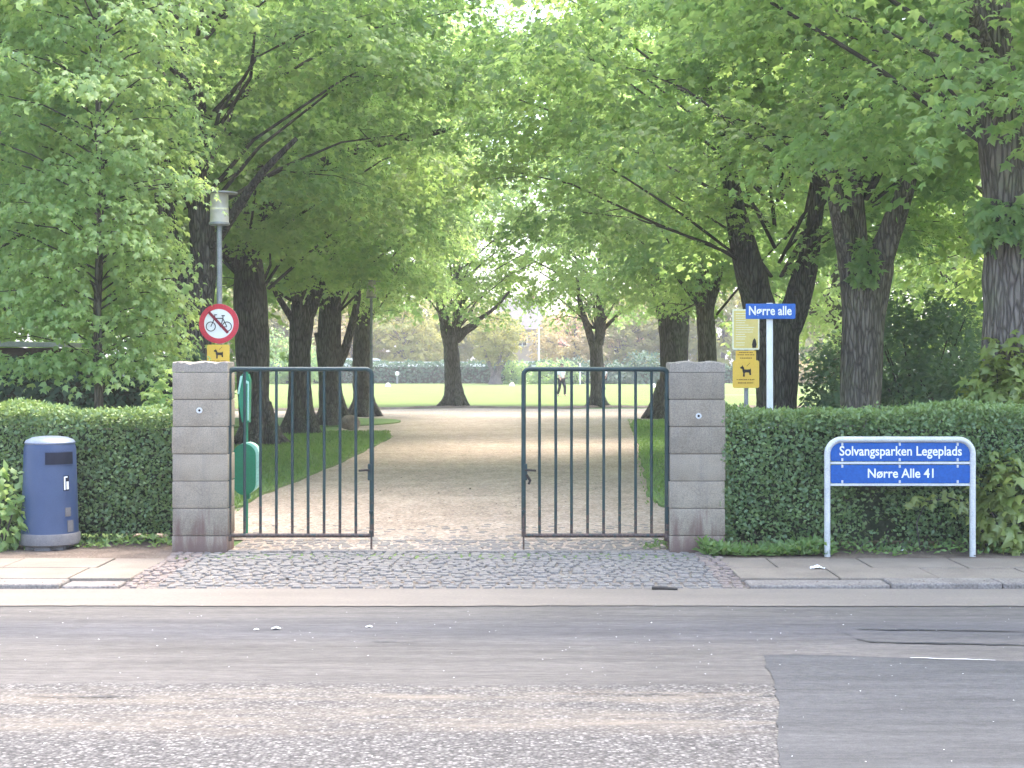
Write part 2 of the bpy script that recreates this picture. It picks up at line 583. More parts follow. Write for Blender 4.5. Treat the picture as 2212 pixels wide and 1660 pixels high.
def pillar_stone():
    """cast stone with red-brown staining and soot running up from the foot"""
    m, nt, b, out = new_mat('pillar_stone')
    v = coords(nt)
    big = noise(nt, v, 4.5, 6)
    col = mix(nt, ramp(nt, big, [(0.3, 0.0), (0.7, 1.0)]), (0.225, 0.192, 0.15), (0.3, 0.261, 0.208))
    streak = noise(nt, coords(nt, (9, 9, 0.9)), 1.6, 5)
    col = mix(nt, ramp(nt, streak, [(0.5, 0.0), (0.75, 0.45)]), col, (0.17, 0.16, 0.15))
    g = noise(nt, v, 120, 3)
    oi = nd(nt, 'ShaderNodeObjectInfo')
    col = mix(nt, 1.0, col, ramp(nt, oi.outputs['Random'], [(0.0, (0.86, 0.85, 0.84)), (1.0, (1.1, 1.08, 1.05))]), 'MULTIPLY')
    moss = ramp(nt, noise(nt, v, 9, 7, 0.75), [(0.6, 0.0), (0.7, 0.5)])
    col = mix(nt, moss, col, (0.13, 0.125, 0.105))
    col = mix(nt, 0.35, col, ramp(nt, g, [(0.3, 0.2), (0.7, 0.95)]), 'OVERLAY')
    geo = nd(nt, 'ShaderNodeNewGeometry')
    sp = nd(nt, 'ShaderNodeSeparateXYZ')
    nt.links.new(geo.outputs['Position'], sp.inputs[0])
    tall = noise(nt, coords(nt, (10, 10, 1.2)), 1.4, 4)
    ad = nd(nt, 'ShaderNodeMath', operation='MULTIPLY_ADD')
    nt.links.new(tall, ad.inputs[0])
    ad.inputs[1].default_value = -1.1
    nt.links.new(sp.outputs['Z'], ad.inputs[2])
    stain = ramp(nt, ad.outputs[0], [(0.0, 0.0), (0.001, 0.0)])
    mr = nd(nt, 'ShaderNodeMapRange')
    mr.inputs['From Min'].default_value = -0.5
    mr.inputs['From Max'].default_value = -0.25
    mr.inputs['To Min'].default_value = 0.75
    mr.inputs['To Max'].default_value = 0.0
    nt.links.new(ad.outputs[0], mr.inputs['Value'])
    col = mix(nt, mr.outputs[0], col, (0.15, 0.085, 0.075))
    nt.links.new(col, b.inputs['Base Color'])
    b.inputs['Roughness'].default_value = 0.92
    b.inputs['Specular IOR Level'].default_value = 0.2
    bump(nt, b, mix(nt, 0.4, g, big), 0.5, 0.006)
    return m


M['pillar'] = pillar_stone()


def road_mat():
    """old asphalt: smooth worn lane, coarse open-textured margin with sand drifts, darker trafficked band"""
    m, nt, b, out = new_mat('old_asphalt')
    v = coords(nt)
    sx = nd(nt, 'ShaderNodeSeparateXYZ')
    nt.links.new(v, sx.inputs[0])
    wob = noise(nt, coords(nt, (0.5, 1.6, 1)), 1.2, 5)
    yy = nd(nt, 'ShaderNodeMath', operation='MULTIPLY_ADD')
    nt.links.new(wob, yy.inputs[0])
    yy.inputs[1].default_value = 0.35
    nt.links.new(sx.outputs['Y'], yy.inputs[2])

    def band(lo, hi):
        mr = nd(nt, 'ShaderNodeMapRange')
        mr.inputs['From Min'].default_value = lo
        mr.inputs['From Max'].default_value = hi
        nt.links.new(yy.outputs[0], mr.inputs['Value'])
        return mr.outputs[0]

    def gauss(c, w):
        s = nd(nt, 'ShaderNodeMath', operation='SUBTRACT')
        nt.links.new(yy.outputs[0], s.inputs[0])
        s.inputs[1].default_value = c
        a = nd(nt, 'ShaderNodeMath', operation='ABSOLUTE')
        nt.links.new(s.outputs[0], a.inputs[0])
        mr = nd(nt, 'ShaderNodeMapRange', interpolation_type='SMOOTHSTEP')
        mr.inputs['From Min'].default_value = 0
        mr.inputs['From Max'].default_value = w
        mr.inputs['To Min'].default_value = 1
        mr.inputs['To Max'].default_value = 0
        nt.links.new(a.outputs[0], mr.inputs['Value'])
        return mr.outputs[0]
    big = noise(nt, coords(nt, (0.35, 1, 1)), 1.3, 6)
    smooth = mix(nt, ramp(nt, big, [(0.35, 0.0), (0.65, 1.0)]), (0.084, 0.076, 0.07), (0.1, 0.09, 0.082))
    smooth = mix(nt, gauss(9.85, 0.75), smooth, (0.07, 0.066, 0.068))
    gr = noise(nt, v, 130, 3, 0.7)
    smooth = mix(nt, 0.3, smooth, ramp(nt, gr, [(0.3, 0.2), (0.7, 0.95)]), 'OVERLAY')
    smooth = mix(nt, 0.3, smooth, ramp(nt, noise(nt, coords(nt, (0.35, 1.4, 1)), 22, 6, 0.75), [(0.36, 0.15), (0.64, 0.95)]), 'OVERLAY')
    smooth = mix(nt, 0.25, smooth, ramp(nt, noise(nt, coords(nt, (0.12, 1.2, 1)), 6, 6, 0.7), [(0.36, 0.1), (0.64, 0.95)]), 'OVERLAY')
    blot = ramp(nt, noise(nt, coords(nt, (0.6, 1.6, 1)), 3.1, 5, 0.65), [(0.62, 0.0), (0.74, 0.55)])
    smooth = mix(nt, blot, smooth, (0.068, 0.063, 0.062))
    # coarse chippings
    vo = nd(nt, 'ShaderNodeTexVoronoi', feature='F1')
    vo.inputs['Scale'].default_value = 52
    nt.links.new(v, vo.inputs['Vector'])
    sepc = nd(nt, 'ShaderNodeSeparateColor')
    nt.links.new(vo.outputs['Color'], sepc.inputs[0])
    chips = ramp(nt, sepc.outputs[0], [(0.0, (0.06, 0.055, 0.053)), (0.35, (0.098, 0.09, 0.085)), (0.75, (0.14, 0.13, 0.122)), (1.0, (0.235, 0.22, 0.206))])
    gap = ramp(nt, vo.outputs['Distance'], [(0.35, 1.0), (0.62, 0.55)])
    coarse = mix(nt, 1.0, chips, gap, 'MULTIPLY')
    sandn = noise(nt, coords(nt, (0.45, 2.6, 1)), 2.4, 8, 0.78)
    sgate = nd(nt, 'ShaderNodeMath', operation='MULTIPLY')
    nt.links.new(ramp(nt, sandn, [(0.4, 0.0), (0.68, 0.9)]), sgate.inputs[0])
    g2 = nd(nt, 'ShaderNodeMath', operation='MAXIMUM')
    nt.links.new(gauss(7.4, 0.42), g2.inputs[0])
    nt.links.new(gauss(7.9, 0.36), g2.inputs[1])
    nt.links.new(g2.outputs[0], sgate.inputs[1])
    coarse = mix(nt, sgate.outputs[0], coarse, mix(nt, gr, (0.15, 0.124, 0.098), (0.23, 0.193, 0.152)))
    fj = nd(nt, 'ShaderNodeMath', operation='MULTIPLY_ADD')
    nt.links.new(noise(nt, v, 14, 4, 0.7), fj.inputs[0])
    fj.inputs[1].default_value = 0.9
    nt.links.new(band(8.0, 8.5), fj.inputs[2])
    fac = ramp(nt, fj.outputs[0], [(0.78, 0.0), (0.98, 1.0)])
    edge = nd(nt, 'ShaderNodeMath', operation='MULTIPLY_ADD')
    nt.links.new(gr, edge.inputs[0])
    edge.inputs[1].default_value = 0.0
    col = mix(nt, fac, coarse, smooth)
    nt.links.new(col, b.inputs['Base Color'])
    b.inputs['Roughness'].default_value = 0.85
    b.inputs['Specular IOR Level'].default_value = 0.35
    h = mix(nt, fac, gap, mix(nt, 0.75, gr, 0.5))
    bump(nt, b, h, 0.6, 0.008)
    return m


def flat_mat(name, c1, c2, sc1=1.5, grain=120, streak=(1, 1, 1), fine=0.4, bs=0.3, bd=0.004, extra=None):
    return surf(name, c1, c2, sc1, 0.9, bs, grain, bd, stretch=streak, fine=fine)


def grass_ground(name, c1, c2, soil=(0.16, 0.12, 0.085), amt=0.35):
    m, nt, b, out = new_mat(name)
    v = coords(nt)
    col = mix(nt, ramp(nt, noise(nt, v, 0.5, 6), [(0.35, 0.0), (0.65, 1.0)]), tuple(c1), tuple(c2))
    col = mix(nt, 0.5, col, ramp(nt, noise(nt, v, 40, 4), [(0.3, 0.15), (0.7, 0.95)]), 'OVERLAY')
    col = mix(nt, ramp(nt, noise(nt, v, 1.6, 6, 0.7), [(0.58, 0.0), (0.75, amt)]), col, tuple(soil))
    nt.links.new(col, b.inputs['Base Color'])
    b.inputs['Roughness'].default_value = 0.95
    b.inputs['Specular IOR Level'].default_value = 0.1
    bump(nt, b, noise(nt, v, 45, 4), 0.7, 0.03)
    return m


M['road'] = road_mat()
def patch_mat():
    m, nt, b, out = new_mat('newer_asphalt')
    v = coords(nt)
    col = mix(nt, ramp(nt, noise(nt, coords(nt, (0.4, 1.2, 1)), 1.4, 6), [(0.35, 0.0), (0.65, 1.0)]), (0.046, 0.0455, 0.047), (0.058, 0.0565, 0.057))
    for sc_, st, am in ((140, (1, 1, 1), 0.3), (26, (0.5, 1.3, 1), 0.28), (5, (0.15, 1.3, 1), 0.28)):
        col = mix(nt, am, col, ramp(nt, noise(nt, coords(nt, st), sc_, 5, 0.7), [(0.36, 0.12), (0.64, 0.95)]), 'OVERLAY')
    stain = ramp(nt, noise(nt, coords(nt, (0.5, 2.2, 1)), 2.0, 6, 0.7), [(0.6, 0.0), (0.72, 0.7)])
    col = mix(nt, stain, col, (0.05, 0.05, 0.047))
    nt.links.new(col, b.inputs['Base Color'])
    b.inputs['Roughness'].default_value = 0.85
    bump(nt, b, noise(nt, v, 110, 3), 0.4, 0.005)
    return m


M['patch'] = patch_mat()
M['gutter'] = flat_mat('pale_concrete', (0.165, 0.142, 0.12), (0.195, 0.168, 0.142), 1.2, 110, (0.4, 2, 1), 0.3)
M['slab'] = flat_mat('paving_slab', (0.18, 0.149, 0.12), (0.225, 0.189, 0.153), 2.2, 110, (1, 1, 1), 0.35)
M['kerb'] = flat_mat('granite_kerb', (0.16, 0.14, 0.124), (0.22, 0.195, 0.174), 5, 60, (1, 1, 1), 0.55, 0.6, 0.01)
M['cobble'] = flat_mat('granite_setts', (0.15, 0.136, 0.122), (0.2, 0.183, 0.166), 9, 70, (1, 1, 1), 0.4)
M['cobble_red'] = flat_mat('reddish_setts', (0.17, 0.136, 0.118), (0.22, 0.178, 0.155), 9, 70, (1, 1, 1), 0.4)
M['sandbed'] = flat_mat('sand_joints', (0.15, 0.128, 0.107), (0.2, 0.172, 0.145), 3, 90)
def gravel_mat():
    m, nt, b, out = new_mat('path_gravel')
    v = coords(nt)
    col = mix(nt, ramp(nt, noise(nt, v, 0.5, 6), [(0.35, 0.0), (0.65, 1.0)]), (0.24, 0.186, 0.146), (0.315, 0.25, 0.2))
    for sc_, st, am in ((70, (1, 1, 1), 0.45), (18, (1, 1, 1), 0.4), (4, (1, 0.5, 1), 0.25)):
        col = mix(nt, am, col, ramp(nt, noise(nt, coords(nt, st), sc_, 5, 0.7), [(0.36, 0.15), (0.64, 0.95)]), 'OVERLAY')
    vo = nd(nt, 'ShaderNodeTexVoronoi', feature='F1')
    vo.inputs['Scale'].default_value = 38
    nt.links.new(v, vo.inputs['Vector'])
    sepc = nd(nt, 'ShaderNodeSeparateColor')
    nt.links.new(vo.outputs['Color'], sepc.inputs[0])
    col = mix(nt, ramp(nt, sepc.outputs[0], [(0.86, 0.0), (0.9, 0.8)]), col, (0.42, 0.37, 0.32))
    col = mix(nt, ramp(nt, sepc.outputs[1], [(0.86, 0.0), (0.9, 0.7)]), col, (0.13, 0.1, 0.08))
    nt.links.new(col, b.inputs['Base Color'])
    b.inputs['Roughness'].default_value = 0.95
    bump(nt, b, noise(nt, v, 60, 3), 0.6, 0.012)
    return m


M['gravel'] = gravel_mat()
M['soil'] = flat_mat('bare_soil', (0.1, 0.075, 0.058), (0.17, 0.13, 0.1), 4, 50, (1, 1, 1), 0.5, 0.8, 0.02)
M['lawn_shade'] = grass_ground('avenue_grass', (0.1, 0.165, 0.06), (0.15, 0.21, 0.075))
M['lawn_sun'] = grass_ground('mown_lawn', (0.105, 0.145, 0.04), (0.13, 0.17, 0.048), amt=0.0)
M['tar'] = surf('crack_sealant', (0.03, 0.03, 0.034), (0.045, 0.045, 0.05), 4, 0.6, 0.1)
M['paint'] = surf('worn_road_paint', (0.62, 0.62, 0.6), (0.72, 0.72, 0.7), 9, 0.7, 0.1)

# ------------------------------------------------------------------ ground
ROAD_Z = -0.045


def sheet(name, poly, z, mat, kind='structure', zf=None):
    mb = MB()
    mb.add([(x, y, z if zf is None else zf(x, y)) for x, y in poly], [tuple(range(len(poly)))])
    o = mb.build(name, mat)
    for p in o.data.polygons:
        if p.normal.z < 0:
            p.flip()
    tag(o, kind=kind)
    return o


# one sheet to the horizon under everything
sheet('ground', [(-700, 13.0), (700, 13.0), (700, 900), (-700, 900)], -0.012, M['lawn_shade'])
sheet('road', [(-200, -30), (200, -30), (200, 10.75), (-200, 10.75)], ROAD_Z, M['road'])
rg = random.Random(12)
sheet('gutter_strip', [(-200, 11.44), (-200, 10.62)] + [(-8 + 0.08 * k, 10.62 + 0.012 * math.sin(k * 0.13) + rg.uniform(-0.009, 0.009)) for k in range(201)] + [(200, 10.62), (200, 11.44)], ROAD_Z + 0.006, M['gutter'])

# re-laid asphalt with a ragged left edge
edge = []
wk = 0.0
rn = random.Random(3)
n = 80
for i in range(n + 1):
    t = i / n
    y = 8.82 - t * 7.0
    wk = 0.85 * wk + rn.uniform(-0.014, 0.014)
    x = 1.52 - 0.36 * min(1, t * 2.6) ** 1.3 + wk + rn.uniform(-0.006, 0.006) - 0.2 * t
    edge.append((x, y))
top = [(30, 7.9), (8, 8.1)] + [(x, 8.87 - 0.165 * (x - 1.55) + rn.uniform(-0.007, 0.007)) for x in (5.5, 5.0, 4.5, 4.2, 3.9, 3.6, 3.4, 3.2, 3.0, 2.8, 2.6, 2.45, 2.3, 2.15, 2.0, 1.9, 1.8, 1.7)]
sheet('asphalt_patch', edge + [(30, 1.8)] + top, ROAD_Z + 0.005, M['patch'])


def crack(name, pts, w, mat, z=ROAD_Z + 0.006):
    mb = MB()
    L = len(pts)
    for i, (x, y) in enumerate(pts):
        ww = w * (0.3 + 0.7 * math.sin(PI * min(1, max(0.06, i / (L - 1) * 0.9 + 0.08)))) * rn.uniform(0.7, 1.3)
        mb.v += [(x, y - ww / 2, z), (x, y + ww / 2, z)]
    for i in range(L - 1):
        mb.f.append((2 * i, 2 * i + 2, 2 * i + 3, 2 * i + 1))
    o = mb.build(name, mat)
    tag(o, kind='structure')
    return o


def groad(x, y):
    d = (EYE - ROAD_Z) * F / (y - HY)
    return (gx(x, d), d)


def wig(a, b, n, amp):
    return [(a[0] + (b[0] - a[0]) * i / n, a[1] + (b[1] - a[1]) * i / n + rn.uniform(-amp, amp)) for i in range(n + 1)]


crack('road_crack', wig(groad(1850, 1361), groad(2240, 1366), 20, 0.012), 0.035, M['tar'])
crack('road_crack', [groad(1822, 1368), groad(1838, 1374), groad(1850, 1382), groad(1880, 1388)] + wig(groad(1900, 1389), groad(2250, 1396), 16, 0.012), 0.045, M['tar'])
crack('road_marking', wig(groad(1965, 1424), groad(2150, 1430), 12, 0.012), 0.016, M['paint'], ROAD_Z + 0.010)

for xa, xb, yy in ((1225, 1330, 1499), (1345, 1500, 1502), (1500, 1570, 1497), (1640, 1690, 1505), (60, 300, 1508), (800, 905, 1388)):
    crack('road_crack', wig(groad(xa, yy), groad(xb, yy + rn.uniform(-3, 3)), 14, 0.018), 0.014, M['tar'])

# pavement slabs, kerbs (left and right of the cobbled apron)
APX0, APX1 = -3.02, 1.8


def paving(name, x0, x1, seed):
    rn = random.Random(seed)
    mb = MB()
    for row, (ya, yb) in enumerate(((11.72, 12.335), (12.345, 12.96))):
        x = x0 if x0 > -8 else x0 - (0.37 if row else 0.0)
        k = 0
        while x < x1 - 0.05:
            xe = min(x + (0.8 if not (row == 1 and k == 0) else 0.42), x1)
            dz = rn.uniform(-0.004, 0.004)
            mb.box(x + 0.008, xe - 0.008, ya + 0.008, yb - 0.008, -0.06, dz, 0.007)
            x = xe
            k += 1
    o = mb.build(name, M['slab'])
    tag(o, kind='structure')


paving('pavement', -9.15, APX0 - 0.02, 1)
paving('pavement', APX1 + 0.02, 9.2, 2)
sheet('pavement_bed', [(-200, 11.66), (200, 11.66), (200, 13.0), (-200, 13.0)], -0.032, M['soil'])
sheet('soil_strip', [(-40, 12.9), (APX0, 12.95), (APX0, 14.2), (-40, 14.2)], -0.006, M['soil'])
sheet('soil_strip', [(APX1 + 0.02, 12.93), (40, 12.9), (40, 14.3), (APX1 + 0.02, 14.3)], -0.006, M['soil'])


def kerbs(x0, x1, seed, dip_at_end):
    rn = random.Random(seed)
    mb = MB()
    x = x0
    while x < x1 - 0.1:
        L = rn.uniform(0.75, 1.2)
        xe = min(x + L, x1)
        mid = (x + xe) / 2
        d = abs((x1 if dip_at_end else x0) - mid)
        top_ = 0.004 - 0.03 * max(0, 1 - d / 1.1)
        mb.box(x + 0.004, xe - 0.004, 11.435 + rn.uniform(-0.006, 0.006), 11.715, -0.14, top_ + rn.uniform(-0.003, 0.003), 0.015)
        x = xe
    tag(mb.build('kerb', M['kerb']), kind='structure')


kerbs(-9.5, APX0 - 0.05, 5, True)
kerbs(APX1 + 0.05, 9.5, 6, False)

# the cobbled apron through the gateway: every sett a small cushion of stone in one sheet
sheet('apron_bed', [(APX0 - 0.04, 12.13), (APX1 + 0.04, 12.13), (APX1 + 0.04, 13.4), (APX0 - 0.04, 13.4)], -0.018, M['sandbed'])
sheet('apron_bed', [(APX0 - 0.04, 11.42), (APX1 + 0.04, 11.42), (APX1 + 0.04, 12.13), (APX0 - 0.04, 12.13)], 0, M['sandbed'], zf=lambda x, y: -0.043 if y < 12 else -0.018)
sheet('apron_bed', [(-2.62, 13.4), (1.45, 13.4), (1.45, 15.8), (-2.62, 15.8)], -0.006, M['gravel'])


def setts(name, x0, x1, y0, y1, mat, seed, keep=1.0, size=0.085, zf=lambda y: 0.0):
    rn = random.Random(seed)
    mb = MB()
    y = y0
    while y < y1:
        dy = size * rn.uniform(0.9, 1.15)
        x = x0 + rn.uniform(-0.05, 0)
        while x < x1:
            dx = size * rn.uniform(0.85, 1.5)
            if rn.random() < keep:
                a, b_, c, d = x + 0.008, min(x + dx - 0.008, x1 + 0.02), y + 0.008, y + dy - 0.008
                z = zf(y) + rn.uniform(-0.008, 0.006)
                e = 0.016
                j = lambda: rn.uniform(-0.008, 0.008)
                base = [(a + j(), c + j(), z - 0.03), (b_ + j(), c + j(), z - 0.03), (b_ + j(), d + j(), z - 0.03), (a + j(), d + j(), z - 0.03)]
                mid = [(p[0] + (e if k in (0, 3) else -e) * 0.3, p[1] + (e if k in (0, 1) else -e) * 0.3, z - 0.004) for k, p in enumerate(base)]
                topv = [(p[0] + (e if k in (0, 3) else -e), p[1] + (e if k in (0, 1) else -e), z + 0.002 + rn.uniform(-0.003, 0.002)) for k, p in enumerate(base)]
                mb.add(base + mid + topv, [(0, 1, 5, 4), (1, 2, 6, 5), (2, 3, 7, 6), (3, 0, 4, 7), (4, 5, 9, 8), (5, 6, 10, 9), (6, 7, 11, 10), (7, 4, 8, 11), (8, 9, 10, 11)])
            x += dx
        y += dy
    o = mb.build(name, mat, smooth=False)
    tag(o, kind='structure')


apz = lambda y: -0.03 + 0.03 * min(1, (y - 11.43) / 0.7)
setts('cobbled_apron', APX0 + 0.24, APX1 - 0.16, 11.45, 13.36, M['cobble'], 8, zf=apz)
setts('sett_border', APX0 - 0.03, APX0 + 0.22, 11.45, 13.36, M['cobble_red'], 9, zf=apz)
setts('sett_border', APX1 - 0.14, APX1 + 0.05, 11.45, 13.36, M['cobble_red'], 10, zf=apz)
setts('gateway_setts', -2.6, 1.43, 13.47, 14.6, M['cobble'], 11, 0.9)
setts('gateway_setts', -2.6, 1.43, 14.6, 15.6, M['cobble'], 12, 0.4)
mb = MB()
x = -2.6
while x < 1.42:
    L = rn.uniform(0.5, 0.8)
    mb.box(x + 0.006, min(x + L, 1.44) - 0.006, 13.37, 13.465, -0.05, 0.012 + rn.uniform(-0.003, 0.003), 0.006)
    x += L
tag(mb.build('threshold_kerb', M['kerb']), kind='structure')


def smoothpoly(pts, sub=6):
    """corner-cut outline with a slightly ragged edge"""
    p = [Vector(q) for q in pts]
    for _ in range(3):
        q = []
        for a, b in zip(p, p[1:] + p[:1]):
            q += [a.lerp(b, 0.25), a.lerp(b, 0.75)]
        p = q
    return [(q.x + rn.uniform(-0.04, 0.04), q.y + rn.uniform(-0.05, 0.05)) for q in p]


def ground_pt(x, y):
    d = EYE * F / (y - HY)
    return (gx(x, d), d)


# gravel of the avenue and the round place at its end
sheet('gravel_path', [(-3.9, 14.3), (2.3, 14.3), (3.0, 16.9), (3.0, 24), (4.2, 36), (5.6, 45.5), (24, 46.3), (60, 47), (60, 59.3), (12, 58.6), (2, 57.4), (-2.3, 58.6), (-7, 55.2), (-18, 54), (-60, 53), (-60, 47.2), (-12, 47.2), (-5.0, 46), (-4.2, 30), (-3.9, 20)], 0.0, M['gravel'])
# grass verges: real rounded islands a few centimetres proud of the gravel
VL = [(-3.2, 16.7), (-3.28, 18.9), (-3.05, 23.5), (-2.92, 29), (-2.8, 34), (-3.05, 36.6), (-5, 37.8), (-9, 38.4), (-16, 38.8), (-60, 39), (-60, 16.2), (-12, 16.2), (-6, 16.3)]
VL2 = [(-3.2, 44.2), (-3.9, 41.2), (-6, 40.3), (-14, 40), (-60, 40), (-60, 47.4), (-14, 47), (-6, 47.0), (-3.8, 46.2)]
VR = [(3.6, 45.0), (3.2, 39), (2.86, 33.7), (2.26, 25.7), (1.9, 20.8), (1.68, 17.6), (2.2, 17.0), (5, 16.9), (60, 16.9), (60, 45.4), (20, 45.6), (8, 45.9)]


def island(name, pts, sub=6):
    p = smoothpoly(pts, sub)
    mb = MB()
    n = len(p)
    mb.v = [(x, y, -0.01) for x, y in p] + [(x, y, 0.03) for x, y in p]
    mb.f = [tuple(range(n, 2 * n))] + [(i, (i + 1) % n, n + (i + 1) % n, n + i) for i in range(n)]
    o = mb.build(name, M['lawn_shade'])
    tag(o, kind='structure')
    return o


island('grass_verge', VL)
island('grass_verge', VL2)
island('grass_verge', VR)
# sunlit playing field beyond
FE = [(-60, 54.6), (-18, 55.2), (-7, 56.3), (-4.5, 57.6), (-2.9, 59.2), (-1.4, 59.0), (0.2, 58.0), (2.0, 58.2), (3.6, 59.9), (5.2, 59.2), (12, 59.5), (60, 60.4)]
mb = MB()
fe = []
for (xa, ya), (xb, yb) in zip(FE, FE[1:]):
    for s in range(6):
        fe.append((xa + (xb - xa) * s / 6, ya + (yb - ya) * s / 6 + rn.uniform(-0.12, 0.12)))
fe.append(FE[-1])
p = fe + [(90, 240), (-90, 240)]
n = len(p)
mb.v = [(x, y, -0.01) for x, y in p] + [(x, y, 0.05) for x, y in p]
mb.f = [tuple(range(n, 2 * n))]
tag(mb.build('lawn', M['lawn_sun']), kind='structure')
mb = MB()
m_ = len(fe)
mb.v = [(x, y - 0.3 - rn.uniform(0, 0.25), 0.006) for x, y in fe] + [(x, y - 0.06, 0.075 + rn.uniform(-0.02, 0.03)) for x, y in fe] + [(x, y + 0.12, 0.056) for x, y in fe]
mb.f = [(i, i + 1, m_ + i + 1, m_ + i) for i in range(m_ - 1)] + [(m_ + i, m_ + i + 1, 2 * m_ + i + 1, 2 * m_ + i) for i in range(m_ - 1)]
tag(mb.build('lawn_edge', M['soil']), kind='structure')
mb = MB()
mb.box(8.5, 30, 82, 82.12, 0.04, 0.056)
tag(mb.build('pitch_line', M['paint']), kind='structure')

# grass blades on the verges near the gate
g = np.random.default_rng(5)


def blades(name, n, xr, yr, keep, size, mat, z=0.03, lean=0.5):
    P = np.stack([g.uniform(*xr, n), g.uniform(*yr, n), np.full(n, z)], 1)
    P = P[np.array([keep(x, y) for x, y, _ in P])]
    k = len(P)
    d = np.stack([g.normal(0, lean, k), g.normal(0, lean, k), np.ones(k)], 1)
    nn = np.stack([g.normal(0, 1, k), g.normal(0, 1, k), np.full(k, 0.2)], 1)
    me = leaves_mesh(name, SLIM, P, d, nn, size * g.uniform(0.5, 1.3, k), np.clip(g.normal(0.5, 0.25, k), 0, 1), mat)
    o = obj_from(me, name)
    return tag(o, kind='stuff')


def edgeL(y):
    return np.interp(y, [16.4, 18.9, 23.5, 29, 34, 36.6], [-3.2, -3.28, -3.05, -2.92, -2.8, -3.1])


def edgeR(y):
    return np.interp(y, [16.9, 17.6, 20.8, 25.7, 33.7, 39, 45], [2.2, 1.68, 1.9, 2.26, 2.86, 3.2, 3.6])


blades('grass', 60000, (-9, -2.6), (16.4, 37), lambda x, y: x < edgeL(y) + rn.uniform(-0.12, 0.08), 0.06, M['grass_blade'])
blades('grass', 45000, (1.6, 9), (16.9, 45), lambda x, y: x > edgeR(y) + rn.uniform(-0.08, 0.12), 0.06, M['grass_blade'])

# ------------------------------------------------------------------ gate pillars
GD = 13.4


def pillar(x0, label, seed, bolt_xy):
    rn = random.Random(seed)
    w = 0.505
    PD = 0.34
    t = thing('gate_pillar', (x0 + w / 2, GD + w / 2, 0), label, 'gate pillar', 'stone pillars of the park gate')
    z = -0.03
    h = 0.249
    tops = [0.145] + [0.145 + h * k for k in range(1, 7)]
    z0 = -0.05
    for k, zt in enumerate(tops):
        mb = MB()
        j = rn.uniform(-0.005, 0.005)
        mb.box(x0 + j, x0 + w + j, GD + rn.uniform(-0.004, 0.004), GD + PD, z0 + 0.003, zt - 0.003, 0.006)
        mb.build('stone_block', M['pillar'], t, True)
        z0 = zt
    mb = MB()
    mb.box(x0 + 0.012, x0 + w - 0.012, GD + 0.012, GD + PD - 0.012, 0.0, z0 - 0.002)
    mb.build('mortar', M['sandbed'], t)
    # weathered capstone: crumbled edges
    bm = bmesh.new()
    bmesh.ops.create_grid(bm, x_segments=18, y_segments=18, size=0.5)
    mb = MB()
    N = 19
    for a in range(2):
        for v in bm.verts:
            u, q = v.co.x * 2, v.co.y * 2
            e = max(abs(u), abs(q))
            zz = z0 + 0.002 if a == 0 else z0 + 0.095 - 0.012 * e ** 4 + 0.006 * math.sin(7 * u + seed) + rn.uniform(-0.007, 0.007) * (0.3 + e)
            s = 1 if a == 0 else 1 - 0.02 * rn.random()
            mb.v.append((x0 + w / 2 + v.co.x * (w + 0.004) * s, GD + PD / 2 + v.co.y * (PD + 0.004) * s, zz))
    bm.verts.ensure_lookup_table()
    off = len(bm.verts)
    for f in bm.faces:
        mb.f.append([v.index for v in f.verts][::-1])
        mb.f.append([v.index + off for v in f.verts])
    for e_ in bm.edges:
        if e_.is_boundary:
            a, b_ = (v.index for v in e_.verts)
            mb.f.append((a, b_, b_ + off, a + off))
    bm.free()
    mb.build('capstone', M['stone'], t)
    bx, bz = bolt_xy
    mb = MB()
    mb.ring(bx, bz, 0.012, 0.027, GD - 0.012, GD + 0.01, 20)
    f = mb.build('bolt_socket', M['zinc'], t)
    mb = MB()
    mb.ring(bx, bz, 0.0005, 0.0115, GD - 0.005, GD + 0.01, 16)
    mb.build('bolt', M['black'], f)
    return t


pillar(gx(372, GD), 'weathered stone pillar on the bin side of the gate, under the no-cycling sign', 1, (gx(431, GD), hz(887, GD)))
pillar(gx(1447, GD), 'weathered stone pillar with a crumbled cap beside the yellow notice signs', 4, (gx(1509, GD), hz(899, GD)))


